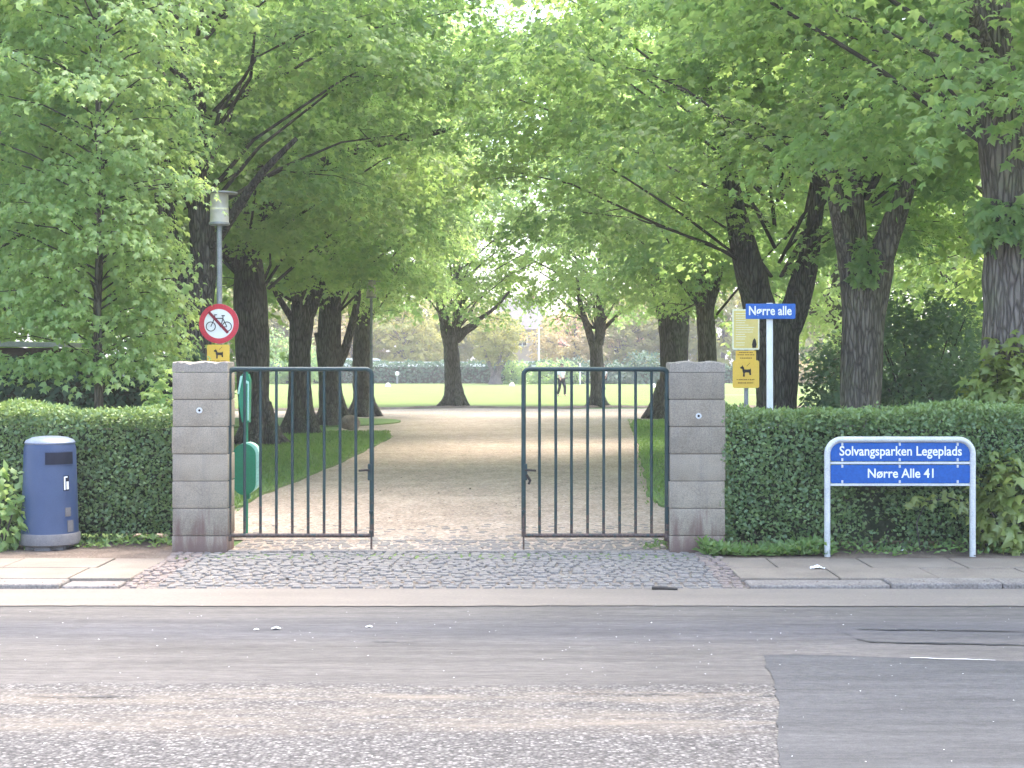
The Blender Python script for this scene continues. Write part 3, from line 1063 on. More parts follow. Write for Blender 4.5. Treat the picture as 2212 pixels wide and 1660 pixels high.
# ------------------------------------------------------------------ gate leaves
def gate(hinge, free, label, side):
    """hinge, free: x of the two stiles"""
    d = GD + 0.1
    zb, zt = 0.125, hz(798, d)
    s = 1 if free > hinge else -1
    t = thing('gate_leaf', (hinge, d, 0), label, 'gate', 'green barred gate leaves')
    r = 0.055
    mb = MB()
    pts = [(hinge, d, zb - 0.03), (hinge, d, zb + 0.4), (hinge, d, 0.9), (hinge, d, zt - r)]
    for k in range(1, 7):
        a = PI / 2 * k / 6
        pts.append((hinge + s * r * (1 - math.cos(a)), d, zt - r + r * math.sin(a)))
    pts.append((hinge + s * 0.5, d, zt))
    for k in range(0, 7):
        a = PI / 2 * k / 6
        pts.append((free - s * r + s * r * math.sin(a), d, zt - r + r * math.cos(a)))
    pts += [(free, d, 0.9), (free, d, zb)]
    mb.tube(pts, [0.027] * 4 + [0.024] * 6 + [0.021] * (len(pts) - 10), 12)
    mb.tube([(hinge, d, zb + 0.012), (free, d, zb + 0.012)], 0.02, 12)
    fr = mb.build('frame', M['gate'], t, True)
    for k in range(1, 9):
        x = hinge + (free - hinge) * k / 9
        mb = MB()
        mb.tube([(x, d, zb + 0.03), (x + rn.uniform(-0.002, 0.002), d, 0.8), (x, d, zt - 0.018)], 0.0135, 10)
        mb.build('bar', M['gate'], t, True)
    # hinges: collars on a pin let into the stone
    for z in (zb - 0.01, zt - 0.25):
        mb = MB()
        mb.lathe([(0.028, z - 0.03), (0.031, z - 0.025), (0.031, z + 0.025), (0.028, z + 0.03)], hinge, d, 16)
        mb.tube([(hinge, d, z), (hinge - s * 0.07, d + 0.02, z)], 0.014, 8)
        mb.build('hinge', M['gate'], t, True)
    # drop bolt down to the threshold
    mb = MB()
    mb.tube([(free, d - 0.03, 0.5), (free, d - 0.03, 0.0)], 0.009, 8)
    mb.box(free - 0.02, free + 0.02, d - 0.045, d - 0.018, 0.34, 0.37, 0.003)
    mb.box(free - 0.02, free + 0.02, d - 0.045, d - 0.018, 0.16, 0.19, 0.003)
    mb.build('drop_bolt', M['gate'], t, True)
    # latch box with a lever
    zl = hz(1020, d)
    mb = MB()
    mb.box(free - s * 0.018 - 0.016, free - s * 0.018 + 0.016, d - 0.035, d + 0.035, zl - 0.075, zl + 0.075, 0.005)
    lk = mb.build('latch', M['gate'], t)
    mb = MB()
    mb.tube([(free - s * 0.02, d - 0.055, zl + 0.02), (free - s * 0.05, d - 0.06, zl + 0.022), (free - s * 0.115, d - 0.055, zl + 0.016)], [0.011, 0.01, 0.009], 8)
    mb.tube([(free - s * 0.02, d - 0.02, zl + 0.02), (free - s * 0.02, d - 0.06, zl + 0.02)], 0.008, 8)
    if side == 1:
        mb.tube([(free - s * 0.025, d - 0.05, zl - 0.02), (free - s * 0.06, d - 0.055, zl - 0.075), (free - s * 0.045, d - 0.055, zl - 0.11)], [0.012, 0.013, 0.01], 8)
    mb.build('handle', M['black'], lk, True)


dg_ = GD + 0.1
gate(gx(494, dg_), gx(803, dg_), 'green barred gate leaf standing in front of the green dog waste bin', 0)
gate(gx(1442, dg_), gx(1131, dg_), 'green barred gate leaf hung from the pillar with the crumbled cap', 1)


# ------------------------------------------------------------------ street hedges
def hedge_leaves(name, x0, x1, y0, y1, h, seed, mat, per=3700, size=0.04, tmpl=OVAL, wav=0.05, top_only=False, holes=(), faces='ftblr'):
    """clipped hedge skin: leaves over front, top, back and ends of the clipped block"""
    g = np.random.default_rng(seed)
    P, Nn = [], []

    def face(n, fn, nv):
        a, b = g.uniform(0, 1, n), g.uniform(0, 1, n)
        p = np.stack(fn(a, b), 1)
        P.append(p)
        Nn.append(np.repeat(np.array([nv], float), n, 0))
    W, D = x1 - x0, y1 - y0
    if 'f' in faces:
        face(int(W * h * per), lambda a, b: (x0 + a * W, np.full_like(a, y0), b * h), (0, -1, 0.25))
    if 't' in faces:
        face(int(W * D * per), lambda a, b: (x0 + a * W, y0 + b * D, np.full_like(a, h)), (0, -0.15, 1))
    if 'b' in faces:
        face(int(W * h * per * 0.35), lambda a, b: (x0 + a * W, np.full_like(a, y1), b * h), (0, 1, 0.25))
    if 'l' in faces:
        face(int(D * h * per), lambda a, b: (np.full_like(a, x0), y0 + a * D, b * h), (-1, 0, 0.25))
    if 'r' in faces:
        face(int(D * h * per), lambda a, b: (np.full_like(a, x1), y0 + a * D, b * h), (1, 0, 0.25))
    P, Nn = np.concatenate(P), np.concatenate(Nn)
    # rounded shoulders and the gentle unevenness of shears
    f = lambda q, k: np.sin(q[:, 0] * 2.1 * k + seed) * np.sin(q[:, 2] * 3.3 * k + 1.3) + 0.6 * np.sin(q[:, 0] * 5.3 * k + 2) * np.sin(q[:, 2] * 6.1 * k + q[:, 1] * 3)
    bul = wav * f(P, 1.0) + wav * 0.5 * f(P, 2.7)
    dep = np.abs(g.normal(0, 0.055, len(P)))
    low = np.clip((0.28 - P[:, 2]) / 0.28, 0, 1)
    P = P + Nn * (bul - dep - 0.10 * low)[:, None]
    sh = np.clip(P[:, 2] - (h - 0.12), 0, 1)
    P[:, 1] += np.where(Nn[:, 1] < -0.5, sh * 0.35, 0)
    P[:, 2] -= np.where(Nn[:, 2] > 0.5, np.clip(y0 + 0.1 - P[:, 1], 0, 1) * 0.4, 0)
    P[:, 2] += np.where(Nn[:, 2] > 0.5, np.abs(g.normal(0, 0.016, len(P))), 0)
    keep = (P[:, 2] > 0.015) & (g.uniform(0, 1, len(P)) > 0.55 * low)
    for cx, cz, rx, rz in holes:
        q = ((P[:, 0] - cx) / rx) ** 2 + ((P[:, 2] - cz) / rz) ** 2
        keep &= ~((q < 1) & (Nn[:, 1] < -0.5) & (g.uniform(0, 1, len(P)) > q * 0.75 + 0.12))
    P, Nn, dep, bul = P[keep], Nn[keep], dep[keep], bul[keep]
    n = len(P)
    d = Nn * 0.7 + np.stack([g.normal(0, 0.8, n), g.normal(0, 0.5, n), g.normal(0.1, 0.7, n)], 1)
    nn = Nn + g.normal(0, 0.55, (n, 3)) + np.array([0, 0, 0.35])
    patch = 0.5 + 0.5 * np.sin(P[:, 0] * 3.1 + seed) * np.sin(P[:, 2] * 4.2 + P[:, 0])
    tint = np.clip(0.28 + 0.25 * patch * g.uniform(0, 1, n) + g.normal(0, 0.2, n) + np.where(Nn[:, 2] > 0.5, 0.42, 0) + 0.25 * np.clip((P[:, 2] - h + 0.1) / 0.1, 0, 1), 0, 1)  # top and upper rim leaves paler: overhead light put into the tint
    sz = size * g.uniform(0.6, 1.35, n)
    return leaves_mesh(name, tmpl, P, d, nn, sz, tint, mat)


def hedge(x0, x1, y0, y1, h, label, seed, mat, per=3700, size=0.04, wav=0.05, holes=(), cat='hedge', inset=0.19, faces='ftblr'):
    t = thing('hedge', ((x0 + x1) / 2, (y0 + y1) / 2, 0), label, cat)
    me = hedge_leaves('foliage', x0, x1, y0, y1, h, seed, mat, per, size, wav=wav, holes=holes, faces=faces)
    obj_from(me, 'foliage', t, (-t.location.x, -t.location.y, 0))
    mb = MB()
    rn = random.Random(seed)
    nx, nz = max(2, int((x1 - x0) / 0.25)), 5
    for j in range(nz + 1):
        for i in range(nx + 1):
            zz = 0.06 + (h - inset - 0.06) * j / nz
            mb.v.append((x0 + inset + (x1 - x0 - 2 * inset) * i / nx, y0 + inset + 0.03 + rn.uniform(-0.02, 0.02) + (0.1 if j == 0 else 0), zz))
    k0 = len(mb.v)
    for j in range(nz + 1):
        for i in range(nx + 1):
            zz = 0.06 + (h - inset - 0.06) * j / nz
            mb.v.append((x0 + inset + (x1 - x0 - 2 * inset) * i / nx, y1 - inset, zz))
    w = nx + 1
    for j in range(nz):
        for i in range(nx):
            a = j * w + i
            mb.f += [(a, a + 1, a + w + 1, a + w), (k0 + a, k0 + a + w, k0 + a + w + 1, k0 + a + 1)]
    for i in range(nx):
        a = nz * w + i
        mb.f += [(a, a + 1, k0 + a + 1, k0 + a), (i, k0 + i, k0 + i + 1, i + 1)]
    for j in range(nz):
        a = j * w
        mb.f += [(a, a + w, k0 + a + w, k0 + a), (a + nx, k0 + a + nx, k0 + a + w + nx, a + w + nx)]
    mb.build('twig_mass', M['hedge_core'], t)
    mb = MB()
    x = x0 + 0.2
    while x < x1:
        yy = y0 + 0.2 + rn.uniform(0, 0.15)
        mb = MB()
        mb.tube([(x, yy, -0.02), (x + rn.uniform(-0.05, 0.05), yy, 0.15), (x + rn.uniform(-0.12, 0.12), yy + 0.03, 0.34)], [0.022, 0.016, 0.01], 6)
        mb.build('stem', M['twig'], t)
        x += rn.uniform(0.16, 0.3) if y0 < 18 else 3
    return t


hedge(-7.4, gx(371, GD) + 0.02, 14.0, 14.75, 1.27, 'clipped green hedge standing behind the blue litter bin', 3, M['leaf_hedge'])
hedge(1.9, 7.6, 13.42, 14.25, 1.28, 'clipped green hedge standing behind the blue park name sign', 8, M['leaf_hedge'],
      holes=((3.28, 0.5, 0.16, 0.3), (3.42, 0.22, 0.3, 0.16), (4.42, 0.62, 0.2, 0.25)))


# ivy and weeds round the hedge feet
def bush_leaves(name, c, r, n, leaf, mat, tmpl, seed, parent, drop=0.4, zmin=0.02):
    g = np.random.default_rng(seed)
    u = unit(g.normal(0, 1, (n, 3)))
    lob = 1 + 0.22 * np.sin(4 * np.arctan2(u[:, 1], u[:, 0]) + seed) + 0.2 * np.sin(5 * u[:, 2] + seed * 2)
    q = g.uniform(0.45, 1.0, n) ** 0.5
    P = np.array(c) + u * np.array(r) * (q * lob)[:, None]
    k = P[:, 2] > zmin
    P, u = P[k], u[k]
    n = len(P)
    d = u * 0.7 + g.normal(0, 0.45, (n, 3)) + np.array([0, 0, -drop])
    nn = u + np.array([0, 0, 0.7]) + g.normal(0, 0.4, (n, 3))
    me = leaves_mesh(name, tmpl, P, d, nn, leaf * g.uniform(0.6, 1.25, n), np.clip(g.normal(0.45, 0.24, n), 0, 1), mat)
    return obj_from(me, name, parent, -root_of(parent).location)


def stems(parent, c, r, n, h0, mat, seed, rad=0.012):
    rn = random.Random(seed)
    mb = MB()
    for k in range(n):
        a = rn.uniform(0, 6.28)
        e = Vector((c[0] + math.cos(a) * r[0] * 0.7, c[1] + math.sin(a) * r[1] * 0.7, c[2] + r[2] * rn.uniform(-0.1, 0.7)))
        b = Vector((c[0] + rn.uniform(-0.08, 0.08), c[1] + rn.uniform(-0.08, 0.08), h0))
        mb = MB()
        mb.tube([b, b.lerp(e, 0.5) + Vector((0, 0, 0.12 * r[2])), e], [rad, rad * 0.7, rad * 0.35], 6, seed=k)
        mb.build('stem', mat, parent, True)


def shrub(name, loc, c, r, n, leaf, mat, tmpl, seed, label, cat='shrub', ns=7, group=None, rad=0.012):
    t = thing(name, loc, label, cat, group)
    bush_leaves('foliage', c, r, n, leaf, mat, tmpl, seed, t)
    stems(t, c, r, ns, loc[2] - 0.02, M['twig'], seed, rad)
    return t


shrub('shrub', Vector((gx(2200, 13.3), 13.35, 0)), (gx(2195, 13.3), 13.35, 0.42), (0.36, 0.2, 0.42), 420, 0.115, M['leaf_ivy'], MAPLE, 21,
      'yellow-green leafy sapling growing out of the hedge next to the sign post')
for k, (x, y) in enumerate(((1985, 1082), (2030, 1075), (2078, 1080))):
    pass
t = thing('creeper', Vector((gx(2010, 13.35), 13.35, 0)), 'thin yellow-leaved creeper on the hedge under the blue sign panels', 'creeper')
g2 = np.random.default_rng(9)
P = np.array([at(x, y, 13.3) for x, y in ((1962, 1084), (1978, 1080), (1990, 1088), (2006, 1078), (2018, 1074), (2044, 1072), (2060, 1080), (2076, 1074), (2081, 1090), (2100, 1120), (2066, 1102))])
P = np.repeat(P, 3, 0) + g2.normal(0, 0.025, (33, 3))
obj_from(leaves_mesh('foliage', MAPLE, P, g2.normal(0, 0.5, (33, 3)) + np.array([0, -0.5, -0.6]), g2.normal(0, 0.4, (33, 3)) + np.array([0, -0.8, 0.5]), 0.075 * g2.uniform(0.6, 1.2, 33), g2.uniform(0.2, 0.9, 33), M['leaf_ivy']), 'foliage', t, -t.location)
mb = MB()
mb.tube([(gx(1990, 13.35), 13.38, 0.0), at(1980, 1130, 13.4), at(2000, 1084, 13.34), at(2050, 1076, 13.34), at(2082, 1085, 13.34)], 0.006, 6)
mb.build('stem', M['twig'], t)
shrub('leafy_plant', Vector((gx(5, 13.6), 13.6, 0)), (gx(4, 13.6), 13.6, 0.3), (0.24, 0.2, 0.36), 330, 0.11, M['leaf_light'], OVAL, 33,
      'bright green broad-leaved plant growing beside the blue litter bin', 'plant')


def weeds(name, n, xr, yr, size, seed):
    g = np.random.default_rng(seed)
    P = np.stack([g.uniform(*xr, n), g.uniform(*yr, n), g.uniform(0.0, 0.06, n)], 1)
    P[:, 2] *= 1 + 0.8 * np.sin(P[:, 0] * 5)
    d = np.stack([g.normal(0, 0.8, n), g.normal(-0.3, 0.6, n), g.uniform(0.1, 1.0, n)], 1)
    nn = np.stack([g.normal(0, 0.6, n), g.normal(-0.5, 0.5, n), np.ones(n)], 1)
    me = leaves_mesh(name, SLIM, P, d, nn, size * g.uniform(0.5, 1.4, n), np.clip(g.normal(0.5, 0.25, n), 0, 1), M['grass_blade'])
    tag(obj_from(me, name), kind='stuff')


weeds('weeds', 2200, (1.72, 2.86), (13.1, 13.45), 0.08, 2)
weeds('weeds', 500, (2.86, 6), (13.1, 13.5), 0.06, 3)
weeds('weeds', 700, (-6, -3.1), (13.65, 14.0), 0.06, 4)
weeds('weeds', 90, (1.2, 1.46), (13.5, 13.62), 0.05, 6)

# ------------------------------------------------------------------ blue litter bin
bx, bd = gx(108, 13.72), 13.72
t = thing('litter_bin', Vector((bx, bd, 0)), 'blue round litter bin with a pale lid standing on the pavement by the hedge', 'litter bin')
z = lambda y: hz(y, 13.45)
mb = MB()
ring_ = [(0.262, z(1158)), (0.258, z(1150)), (0.236, z(975)), (0.228, z(966)), (0.222, z(962))]
mb.lathe(ring_, bx, bd, 56)
body = mb.build('body', M['bin_blue'], t, True)
mb = MB()
mb.lathe([(0.262, z(1183)), (0.276, z(1180)), (0.276, z(1160)), (0.264, z(1156.5))], bx, bd, 56)
mb.build('base_ring', M['bin_grey'], t, True)
mb = MB()
for a in range(4):
    an = a * PI / 2 + PI / 4
    cx, cy = bx + 0.17 * math.cos(an), bd + 0.17 * math.sin(an)
    mb = MB()
    mb.box(cx - 0.055, cx + 0.055, cy - 0.055, cy + 0.055, -0.01, z(1182), 0.006)
    mb.build('foot', M['bin_grey'], t)
mb = MB()
mb.box(bx - 0.075, bx + 0.075, bd - 0.235, bd - 0.1, -0.01, z(1184), 0.005)
mb.build('plinth_block', M['bin_grey'], t)
mb = MB()
mb.lathe([(0.226, z(962)), (0.230, z(959)), (0.216, z(954)), (0.16, z(948)), (0.08, z(945.5)), (0.001, z(945))], bx, bd, 56)
mb.build('lid', M['bin_lid'], t, True)


def on_bin(a0, a1, z0, z1, out, depth, n=10):
    """curved plate on the barrel between bearings a0..a1 (deg, -90 faces the street)"""
    mb = MB()

    def rad(zz):
        return np.interp(zz, [z(1158), z(975)], [0.262, 0.236])
    for zz in (z0, z1):
        for k in range(n + 1):
            a = R(a0 + (a1 - a0) * k / n)
            for o in (out, -depth):
                rr = rad(zz) + o
                mb.v.append((bx + rr * math.cos(a), bd + rr * math.sin(a), zz))
    m = 2 * (n + 1)
    for k in range(n):
        a = 2 * k
        mb.f += [(a, a + 2, m + a + 2, m + a), (a + 1, m + a + 1, m + a + 3, a + 3), (a, a + 1, a + 3, a + 2), (m + a, m + a + 2, m + a + 3, m + a + 1)]
    mb.f += [(0, m, m + 1, 1), (m - 2, m - 1, 2 * m - 1, 2 * m - 2)]
    return mb


fr_ = on_bin(-85, -16, z(1007), z(976), 0.006, 0.01).build('opening_frame', M['bin_blue'], t, True)
on_bin(-82.5, -18, z(1005), z(979), 0.0085, 0.002).build('opening', M['bin_dark'], fr_, True)  # dark plate, not a hole: shade of the slot put into its colour
pc = on_bin(-44, -30, z(1063), z(1030), 0.003, 0.004).build('pictogram', M['bin_dark'], t, True)
on_bin(-43, -39.6, z(1061), z(1032), 0.0055, 0.0).build('pictogram_figure', M['sign_white'], pc, True)
on_bin(-37, -31.5, z(1060), z(1043), 0.0055, 0.0).build('pictogram_figure', M['sign_white'], pc, True)
on_bin(-40, -34, z(1034.5), z(1031.5), 0.0055, 0.0).build('pictogram_figure', M['sign_white'], pc, True)
on_bin(-41, -27, z(1119), z(1100), 0.004, 0.004).build('lock', M['bin_grey'], t, True)
on_bin(-36, -20, z(1153), z(1128), 0.003, 0.004).build('sticker', M['bin_grey'], t, True)

# ------------------------------------------------------------------ blue park name sign
SD = 13.1
ppm = F / SD
t = thing('park_name_sign', Vector((gx(1944, SD), SD, 0)), 'blue two-panel park name sign on a bent steel tube frame', 'sign')
xl, xr = gx(1787, SD), gx(2101, SD)
zt = hz(950, SD)
mb = MB()
r = 0.13
pts = [(xl, SD, -0.1), (xl, SD, 0.5), (xl, SD, zt - r)]
for k in range(1, 9):
    a = PI / 2 * k / 8
    pts.append((xl + r * (1 - math.cos(a)), SD, zt - r + r * math.sin(a)))
for k in range(0, 9):
    a = PI / 2 * k / 8
    pts.append((xr - r + r * math.sin(a), SD, zt - r + r * math.cos(a)))
pts += [(xr, SD, 0.5), (xr, SD, -0.1)]
mb.tube(pts, 0.028, 14)
mb.build('frame', M['zinc'], t, True)
for zy in (1000.5, 1047.5):
    mb = MB()
    mb.box(xl + 0.026, xr - 0.026, SD - 0.012, SD + 0.012, hz(zy + 2.6, SD), hz(zy - 2.6, SD), 0.003)
    mb.build('crossbar', M['zinc'], t)
for (ya, yb, txt, w, hgt, cyy, cxx) in ((957, 996.5, 'Solvangsparken Legeplads', 264, 27.5, 977.5, 1945), (1004.5, 1044, 'Nørre Alle 41', 142, 21.5, 1023, 1945)):
    mb = MB()
    x0_, x1_ = gx(1794, SD), gx(2095, SD)
    mb.slab(rrect(x0_, x1_, hz(yb, SD), hz(ya, SD), 0.02), SD - 0.008, SD + 0.008)
    pn = mb.build('panel', M['sign_blue'], t, label='blue panel reading ' + txt)
    text_mesh('lettering', txt, M['sign_white'], pn, gx(cxx, SD), hz(cyy, SD), SD - 0.0105, w / ppm, hgt / ppm, 0.016)
    for xx in (1819, 1943, 2068):
        for yy in (ya + 3, yb - 3):
            mb = MB()
            mb.box(gx(xx, SD) - 0.009, gx(xx, SD) + 0.009, SD - 0.013, SD + 0.013, hz(yy, SD) - 0.014, hz(yy, SD) + 0.014, 0.003)
            mb.build('clip', M['zinc'], t)

# ------------------------------------------------------------------ street name sign
ND = 14.6
t = thing('street_name_sign', Vector((gx(1663, ND), ND, 0)), 'blue street name plate on a white post behind the hedge', 'sign')
mb = MB()
mb.tube([(gx(1663, ND), ND, -0.1), (gx(1663, ND), ND, 1.2), (gx(1662.5, ND), ND, hz(655, ND))], 0.0325, 14)
mb.build('post', M['sign_white'], t, True)
mb = MB()
xa, xb, za, zb_ = gx(1609, ND), gx(1716, ND), hz(690, ND), hz(657, ND)
mb.box(xa, xb, ND - 0.062, ND - 0.042, za, zb_, 0.006)
pl = mb.build('plate', M['plate_blue'], t)
text_mesh('lettering', 'Nørre alle', M['sign_white'], pl, gx(1661.5, ND), hz(672.5, ND), ND - 0.0645, 92 / F * ND, 21 / F * ND, 0.02)
mb = MB()
mb.box(gx(1663, ND) - 0.045, gx(1663, ND) + 0.045, ND - 0.04, ND + 0.04, hz(681, ND), hz(667, ND), 0.004)
mb.build('bracket', M['zinc'], t)

# ------------------------------------------------------------------ pictogram helpers
DOG = [(-0.47, 0.22), (-0.40, 0.34), (-0.30, 0.36), (-0.27, 0.47), (-0.21, 0.36), (-0.13, 0.27), (-0.10, 0.12), (0.1, 0.10), (0.36, 0.12), (0.44, 0.2), (0.46, 0.05), (0.45, -0.15), (0.47, -0.36), (0.33, -0.36), (0.3, -0.16), (0.05, -0.14), (-0.06, -0.18), (-0.07, -0.5), (-0.22, -0.5), (-0.2, -0.2), (-0.26, 0.0), (-0.27, 0.14), (-0.36, 0.17)]


def dog_marks(panel, cx, cz, w, y, lines=True):
    """the printed dog, its lead and two lines of small print"""
    s = w * 0.45
    mb = MB()
    mb.slab([(cx + px * s, cz + 0.1 * w + pz * s) for px, pz in DOG], y - 0.003, y)
    mb.build('dog_pictogram', M['black'], panel)
    mb = MB()
    mb.strip(cx + 0.04 * w, cz + 0.27 * w, cx + 0.17 * w, cz + 0.40 * w, 0.02 * w, y - 0.003, y)
    mb.build('lead_mark', M['brownprint'], panel)
    if lines:
        rn2 = random.Random(int(cx * 100))
        for zz, hw in ((-0.235, 0.34), (-0.36, 0.29)):
            mb = MB()
            x = -hw
            while x < hw:
                L = rn2.uniform(0.02, 0.055)
                hh = rn2.uniform(0.014, 0.024)
                mb.slab([(cx + x * w, cz + (zz - hh) * w), (cx + min(x + L, hw) * w, cz + (zz - hh) * w), (cx + min(x + L, hw) * w, cz + (zz + hh) * w), (cx + x * w, cz + (zz + hh) * w)], y - 0.003, y)
                x += L + rn2.choice((0.006, 0.008, 0.03))
            mb.build('print_line', M['brownprint'], panel)


# ------------------------------------------------------------------ yellow notice signs on their post
YD = 15.9
t = thing('notice_post', Vector((gx(1612, YD), YD, 0)), 'grey post carrying a pale yellow notice above two orange signs', 'sign post')
mb = MB()
mb.tube([(gx(1612, YD), YD, -0.1), (gx(1612, YD), YD, 1.2), (gx(1612, YD), YD, hz(668, YD))], 0.024, 12)
mb.build('post', M['lampmetal'], t, True)
y_ = YD - 0.034
mb = MB()
mb.slab(rrect(gx(1581, YD), gx(1639, YD), hz(756, YD), hz(669, YD), 0.012), y_ - 0.006, y_ + 0.006)
p1 = mb.build('rim', M['paleedge'], t)
mb = MB()
mb.slab(rrect(gx(1584, YD), gx(1636, YD), hz(752.5, YD), hz(672, YD), 0.006), y_ - 0.009, y_ - 0.0065)
mb.build('notice_panel', M['paleyellow'], p1)
rn3 = random.Random(4)
for yy in list(range(678, 735, 5)) + [741, 746]:
    mb = MB()
    a, b_ = 1588, 1588 + rn3.uniform(18, 42 if yy < 720 else 26)
    mb.slab([(gx(a, YD), hz(yy + 0.6, YD)), (gx(b_, YD), hz(yy + 0.6, YD)), (gx(b_, YD), hz(yy - 0.6, YD)), (gx(a, YD), hz(yy - 0.6, YD))], y_ - 0.0105, y_ - 0.0095)
    mb.build('print_line', M['paleedge'], p1)
mb = MB()
mb.slab([(gx(x, YD), hz(yv, YD)) for x, yv in ((1624, 752), (1623, 745), (1625, 736), (1628, 731), (1631, 735), (1633, 745), (1631, 752))], y_ - 0.012, y_ - 0.0095)
mb.build('tower_emblem', M['black'], p1)
mb = MB()
mb.slab(rrect(gx(1588, YD), gx(1632, YD), hz(781, YD), hz(758, YD), 0.008), y_ - 0.006, y_ + 0.004)
p2 = mb.build('text_panel', M['yellow'], t)
for yy, hw in ((762, 15), (767, 18), (774, 13)):
    mb = MB()
    x = 1610 - hw
    while x < 1610 + hw:
        L = rn3.uniform(2, 5)
        mb.slab([(gx(x, YD), hz(yy + 1, YD)), (gx(min(x + L, 1610 + hw), YD), hz(yy + 1, YD)), (gx(min(x + L, 1610 + hw), YD), hz(yy - 1, YD)), (gx(x, YD), hz(yy - 1, YD))], y_ - 0.0085, y_ - 0.0065)
        x += L + rn3.choice((0.6, 0.8, 2))
    mb.build('print_line', M['brownprint'], p2)
mb = MB()
mb.slab(rrect(gx(1581.5, YD), gx(1638.5, YD), hz(838.5, YD), hz(779, YD), 0.022), y_ - 0.012, y_ - 0.003)
p3 = mb.build('dog_panel', M['yellow'], t)
dog_marks(p3, gx(1609, YD), hz(807, YD), 0.285, y_ - 0.0125)

# ------------------------------------------------------------------ lamp posts
def lamp_post(x, d, ytop, label):
    X = gx(x, d)
    t = thing('lamp_post', Vector((X, d, 0)), label, 'lamp post', 'park lamps along the avenue')
    zt = hz(ytop, d) if ytop else 3.9
    mb = MB()
    mb.tube([(X, d, -0.05), (X, d, 1.05), (X, d, 1.1), (X, d, zt - 0.42)], [0.05, 0.05, 0.036, 0.034], 16)
    mb.build('pole', M['lampmetal'], t, True)
    mb = MB()
    mb.lathe([(0.03, zt - 0.43), (0.12, zt - 0.425), (0.13, zt - 0.415), (0.13, zt - 0.395), (0.12, zt - 0.39)], X, d, 28)
    mb.build('collar', M['lampmetal'], t, True)
    mb = MB()
    mb.lathe([(0.117, zt - 0.39), (0.113, zt - 0.2), (0.110, zt - 0.03)], X, d, 28)
    mb.build('lantern', M['lampglass'], t, True)
    mb = MB()
    mb.lathe([(0.035, zt - 0.39), (0.08, zt - 0.385), (0.07, zt - 0.3), (0.03, zt - 0.25), (0.025, zt - 0.03)], X, d, 16)
    mb.lathe([(0.112, zt - 0.235), (0.114, zt - 0.23), (0.114, zt - 0.215), (0.112, zt - 0.21)], X, d, 28)
    mb.build('lamp_fitting', M['paleedge'], t, True)
    mb = MB()
    mb.lathe([(0.15, zt - 0.03), (0.175, zt - 0.027), (0.175, zt - 0.012), (0.05, zt + 0.006), (0.002, zt + 0.01)], X + 0.05, d, 32)
    mb.build('cap', M['lampmetal'], t, True)
    return X


LD = 18.4
LX = lamp_post(474, LD, 414, 'grey park lamp post carrying the round no-cycling sign')
lamp_post(802, 35, 606, 'park lamp post further along the avenue, in front of a dark trunk')

# no-cycling sign on the near lamp
zc = hz(700, LD)
cx = LX + 0.005
yS = LD - 0.06
t = thing('no_cycling_sign', Vector((cx, yS, zc - 0.25)), 'round red-bordered no-cycling sign fixed to the lamp post', 'traffic sign')
mb = MB()
mb.lathe([(0.001, 0), (0.245, 0), (0.249, 0.004), (0.249, 0.008), (0.245, 0.012), (0.001, 0.012)], 0, 0, 48, False)
mb.v = [(cx + x, yS + zz, zc + y) for x, y, zz in mb.v]
disc = mb.build('disc', M['sign_white'], t, True)
mb = MB()
mb.ring(cx, zc, 0.184, 0.2485, yS - 0.003, yS + 0.003, 56)
mb.build('border', M['red'], disc)
mb = MB()
s = 0.247 / 430  # read off an enlargement of the sign, centre (560, 600), radius 430
q = lambda px, py: (cx + (px - 560) * s, zc - (py - 600) * s)
for wx, wy in ((385, 662), (735, 662)):
    a = q(wx, wy)
    mb.ring(a[0], a[1], 0.052, 0.062, yS - 0.005, yS - 0.0005, 32)
for a, b_, w in (((385, 662), (440, 545), 14), ((440, 545), (475, 420), 14), ((455, 408), (520, 405), 14), ((455, 485), (650, 485), 16), ((650, 430), (650, 485), 14), ((620, 425), (690, 428), 18), ((645, 485), (735, 662), 14), ((650, 485), (600, 665), 14), ((590, 668), (735, 668), 14), ((455, 500), (600, 668), 14)):
    p0, p1_ = q(*a), q(*b_)
    mb.strip(p0[0], p0[1], p1_[0], p1_[1], w * s * 1.25, yS - 0.005, yS - 0.0005)
mb.build('bicycle_pictogram', M['black'], disc)
mb = MB()
p0, p1_ = q(340, 345), q(760, 800)
mb.strip(p0[0], p0[1], p1_[0], p1_[1], 0.034, yS - 0.008, yS - 0.0055)
mb.build('slash', M['darkred'], disc)
mb = MB()
for zz in (zc + 0.12, zc - 0.12):
    mb.box(cx - 0.05, cx + 0.05, yS + 0.012, yS + 0.1, zz - 0.012, zz + 0.012, 0.003)
mb.build('bracket', M['lampmetal'], t)
# dog sign under it
t = thing('dog_sign', Vector((LX, yS, hz(797, LD))), 'square yellow dog sign fixed to the lamp post under the no-cycling sign', 'sign')
mb = MB()
mb.slab(rrect(gx(449.5, LD), gx(498, LD), hz(797, LD), hz(745, LD), 0.018), yS - 0.004, yS + 0.004)
pn = mb.build('panel', M['yellow'], t)
dog_marks(pn, gx(474, LD), hz(769, LD), 0.28, yS - 0.0045)
mb = MB()
mb.box(LX - 0.045, LX + 0.045, yS + 0.0045, yS + 0.095, hz(775, LD), hz(769, LD), 0.003)
mb.build('bracket', M['lampmetal'], t)

# ------------------------------------------------------------------ dog waste bin behind the gate
DD = 14.75
X = gx(531, DD)
t = thing('dog_waste_bin', Vector((X, DD, 0)), 'green oval dog waste bin with bag dispenser on a post behind the gate', 'waste bin')
mb = MB()
mb.tube([(X, DD, -0.05), (X, DD, 1.0), (X, DD, hz(795, DD))], 0.024, 12)
mb.build('post', M['green'], t, True)


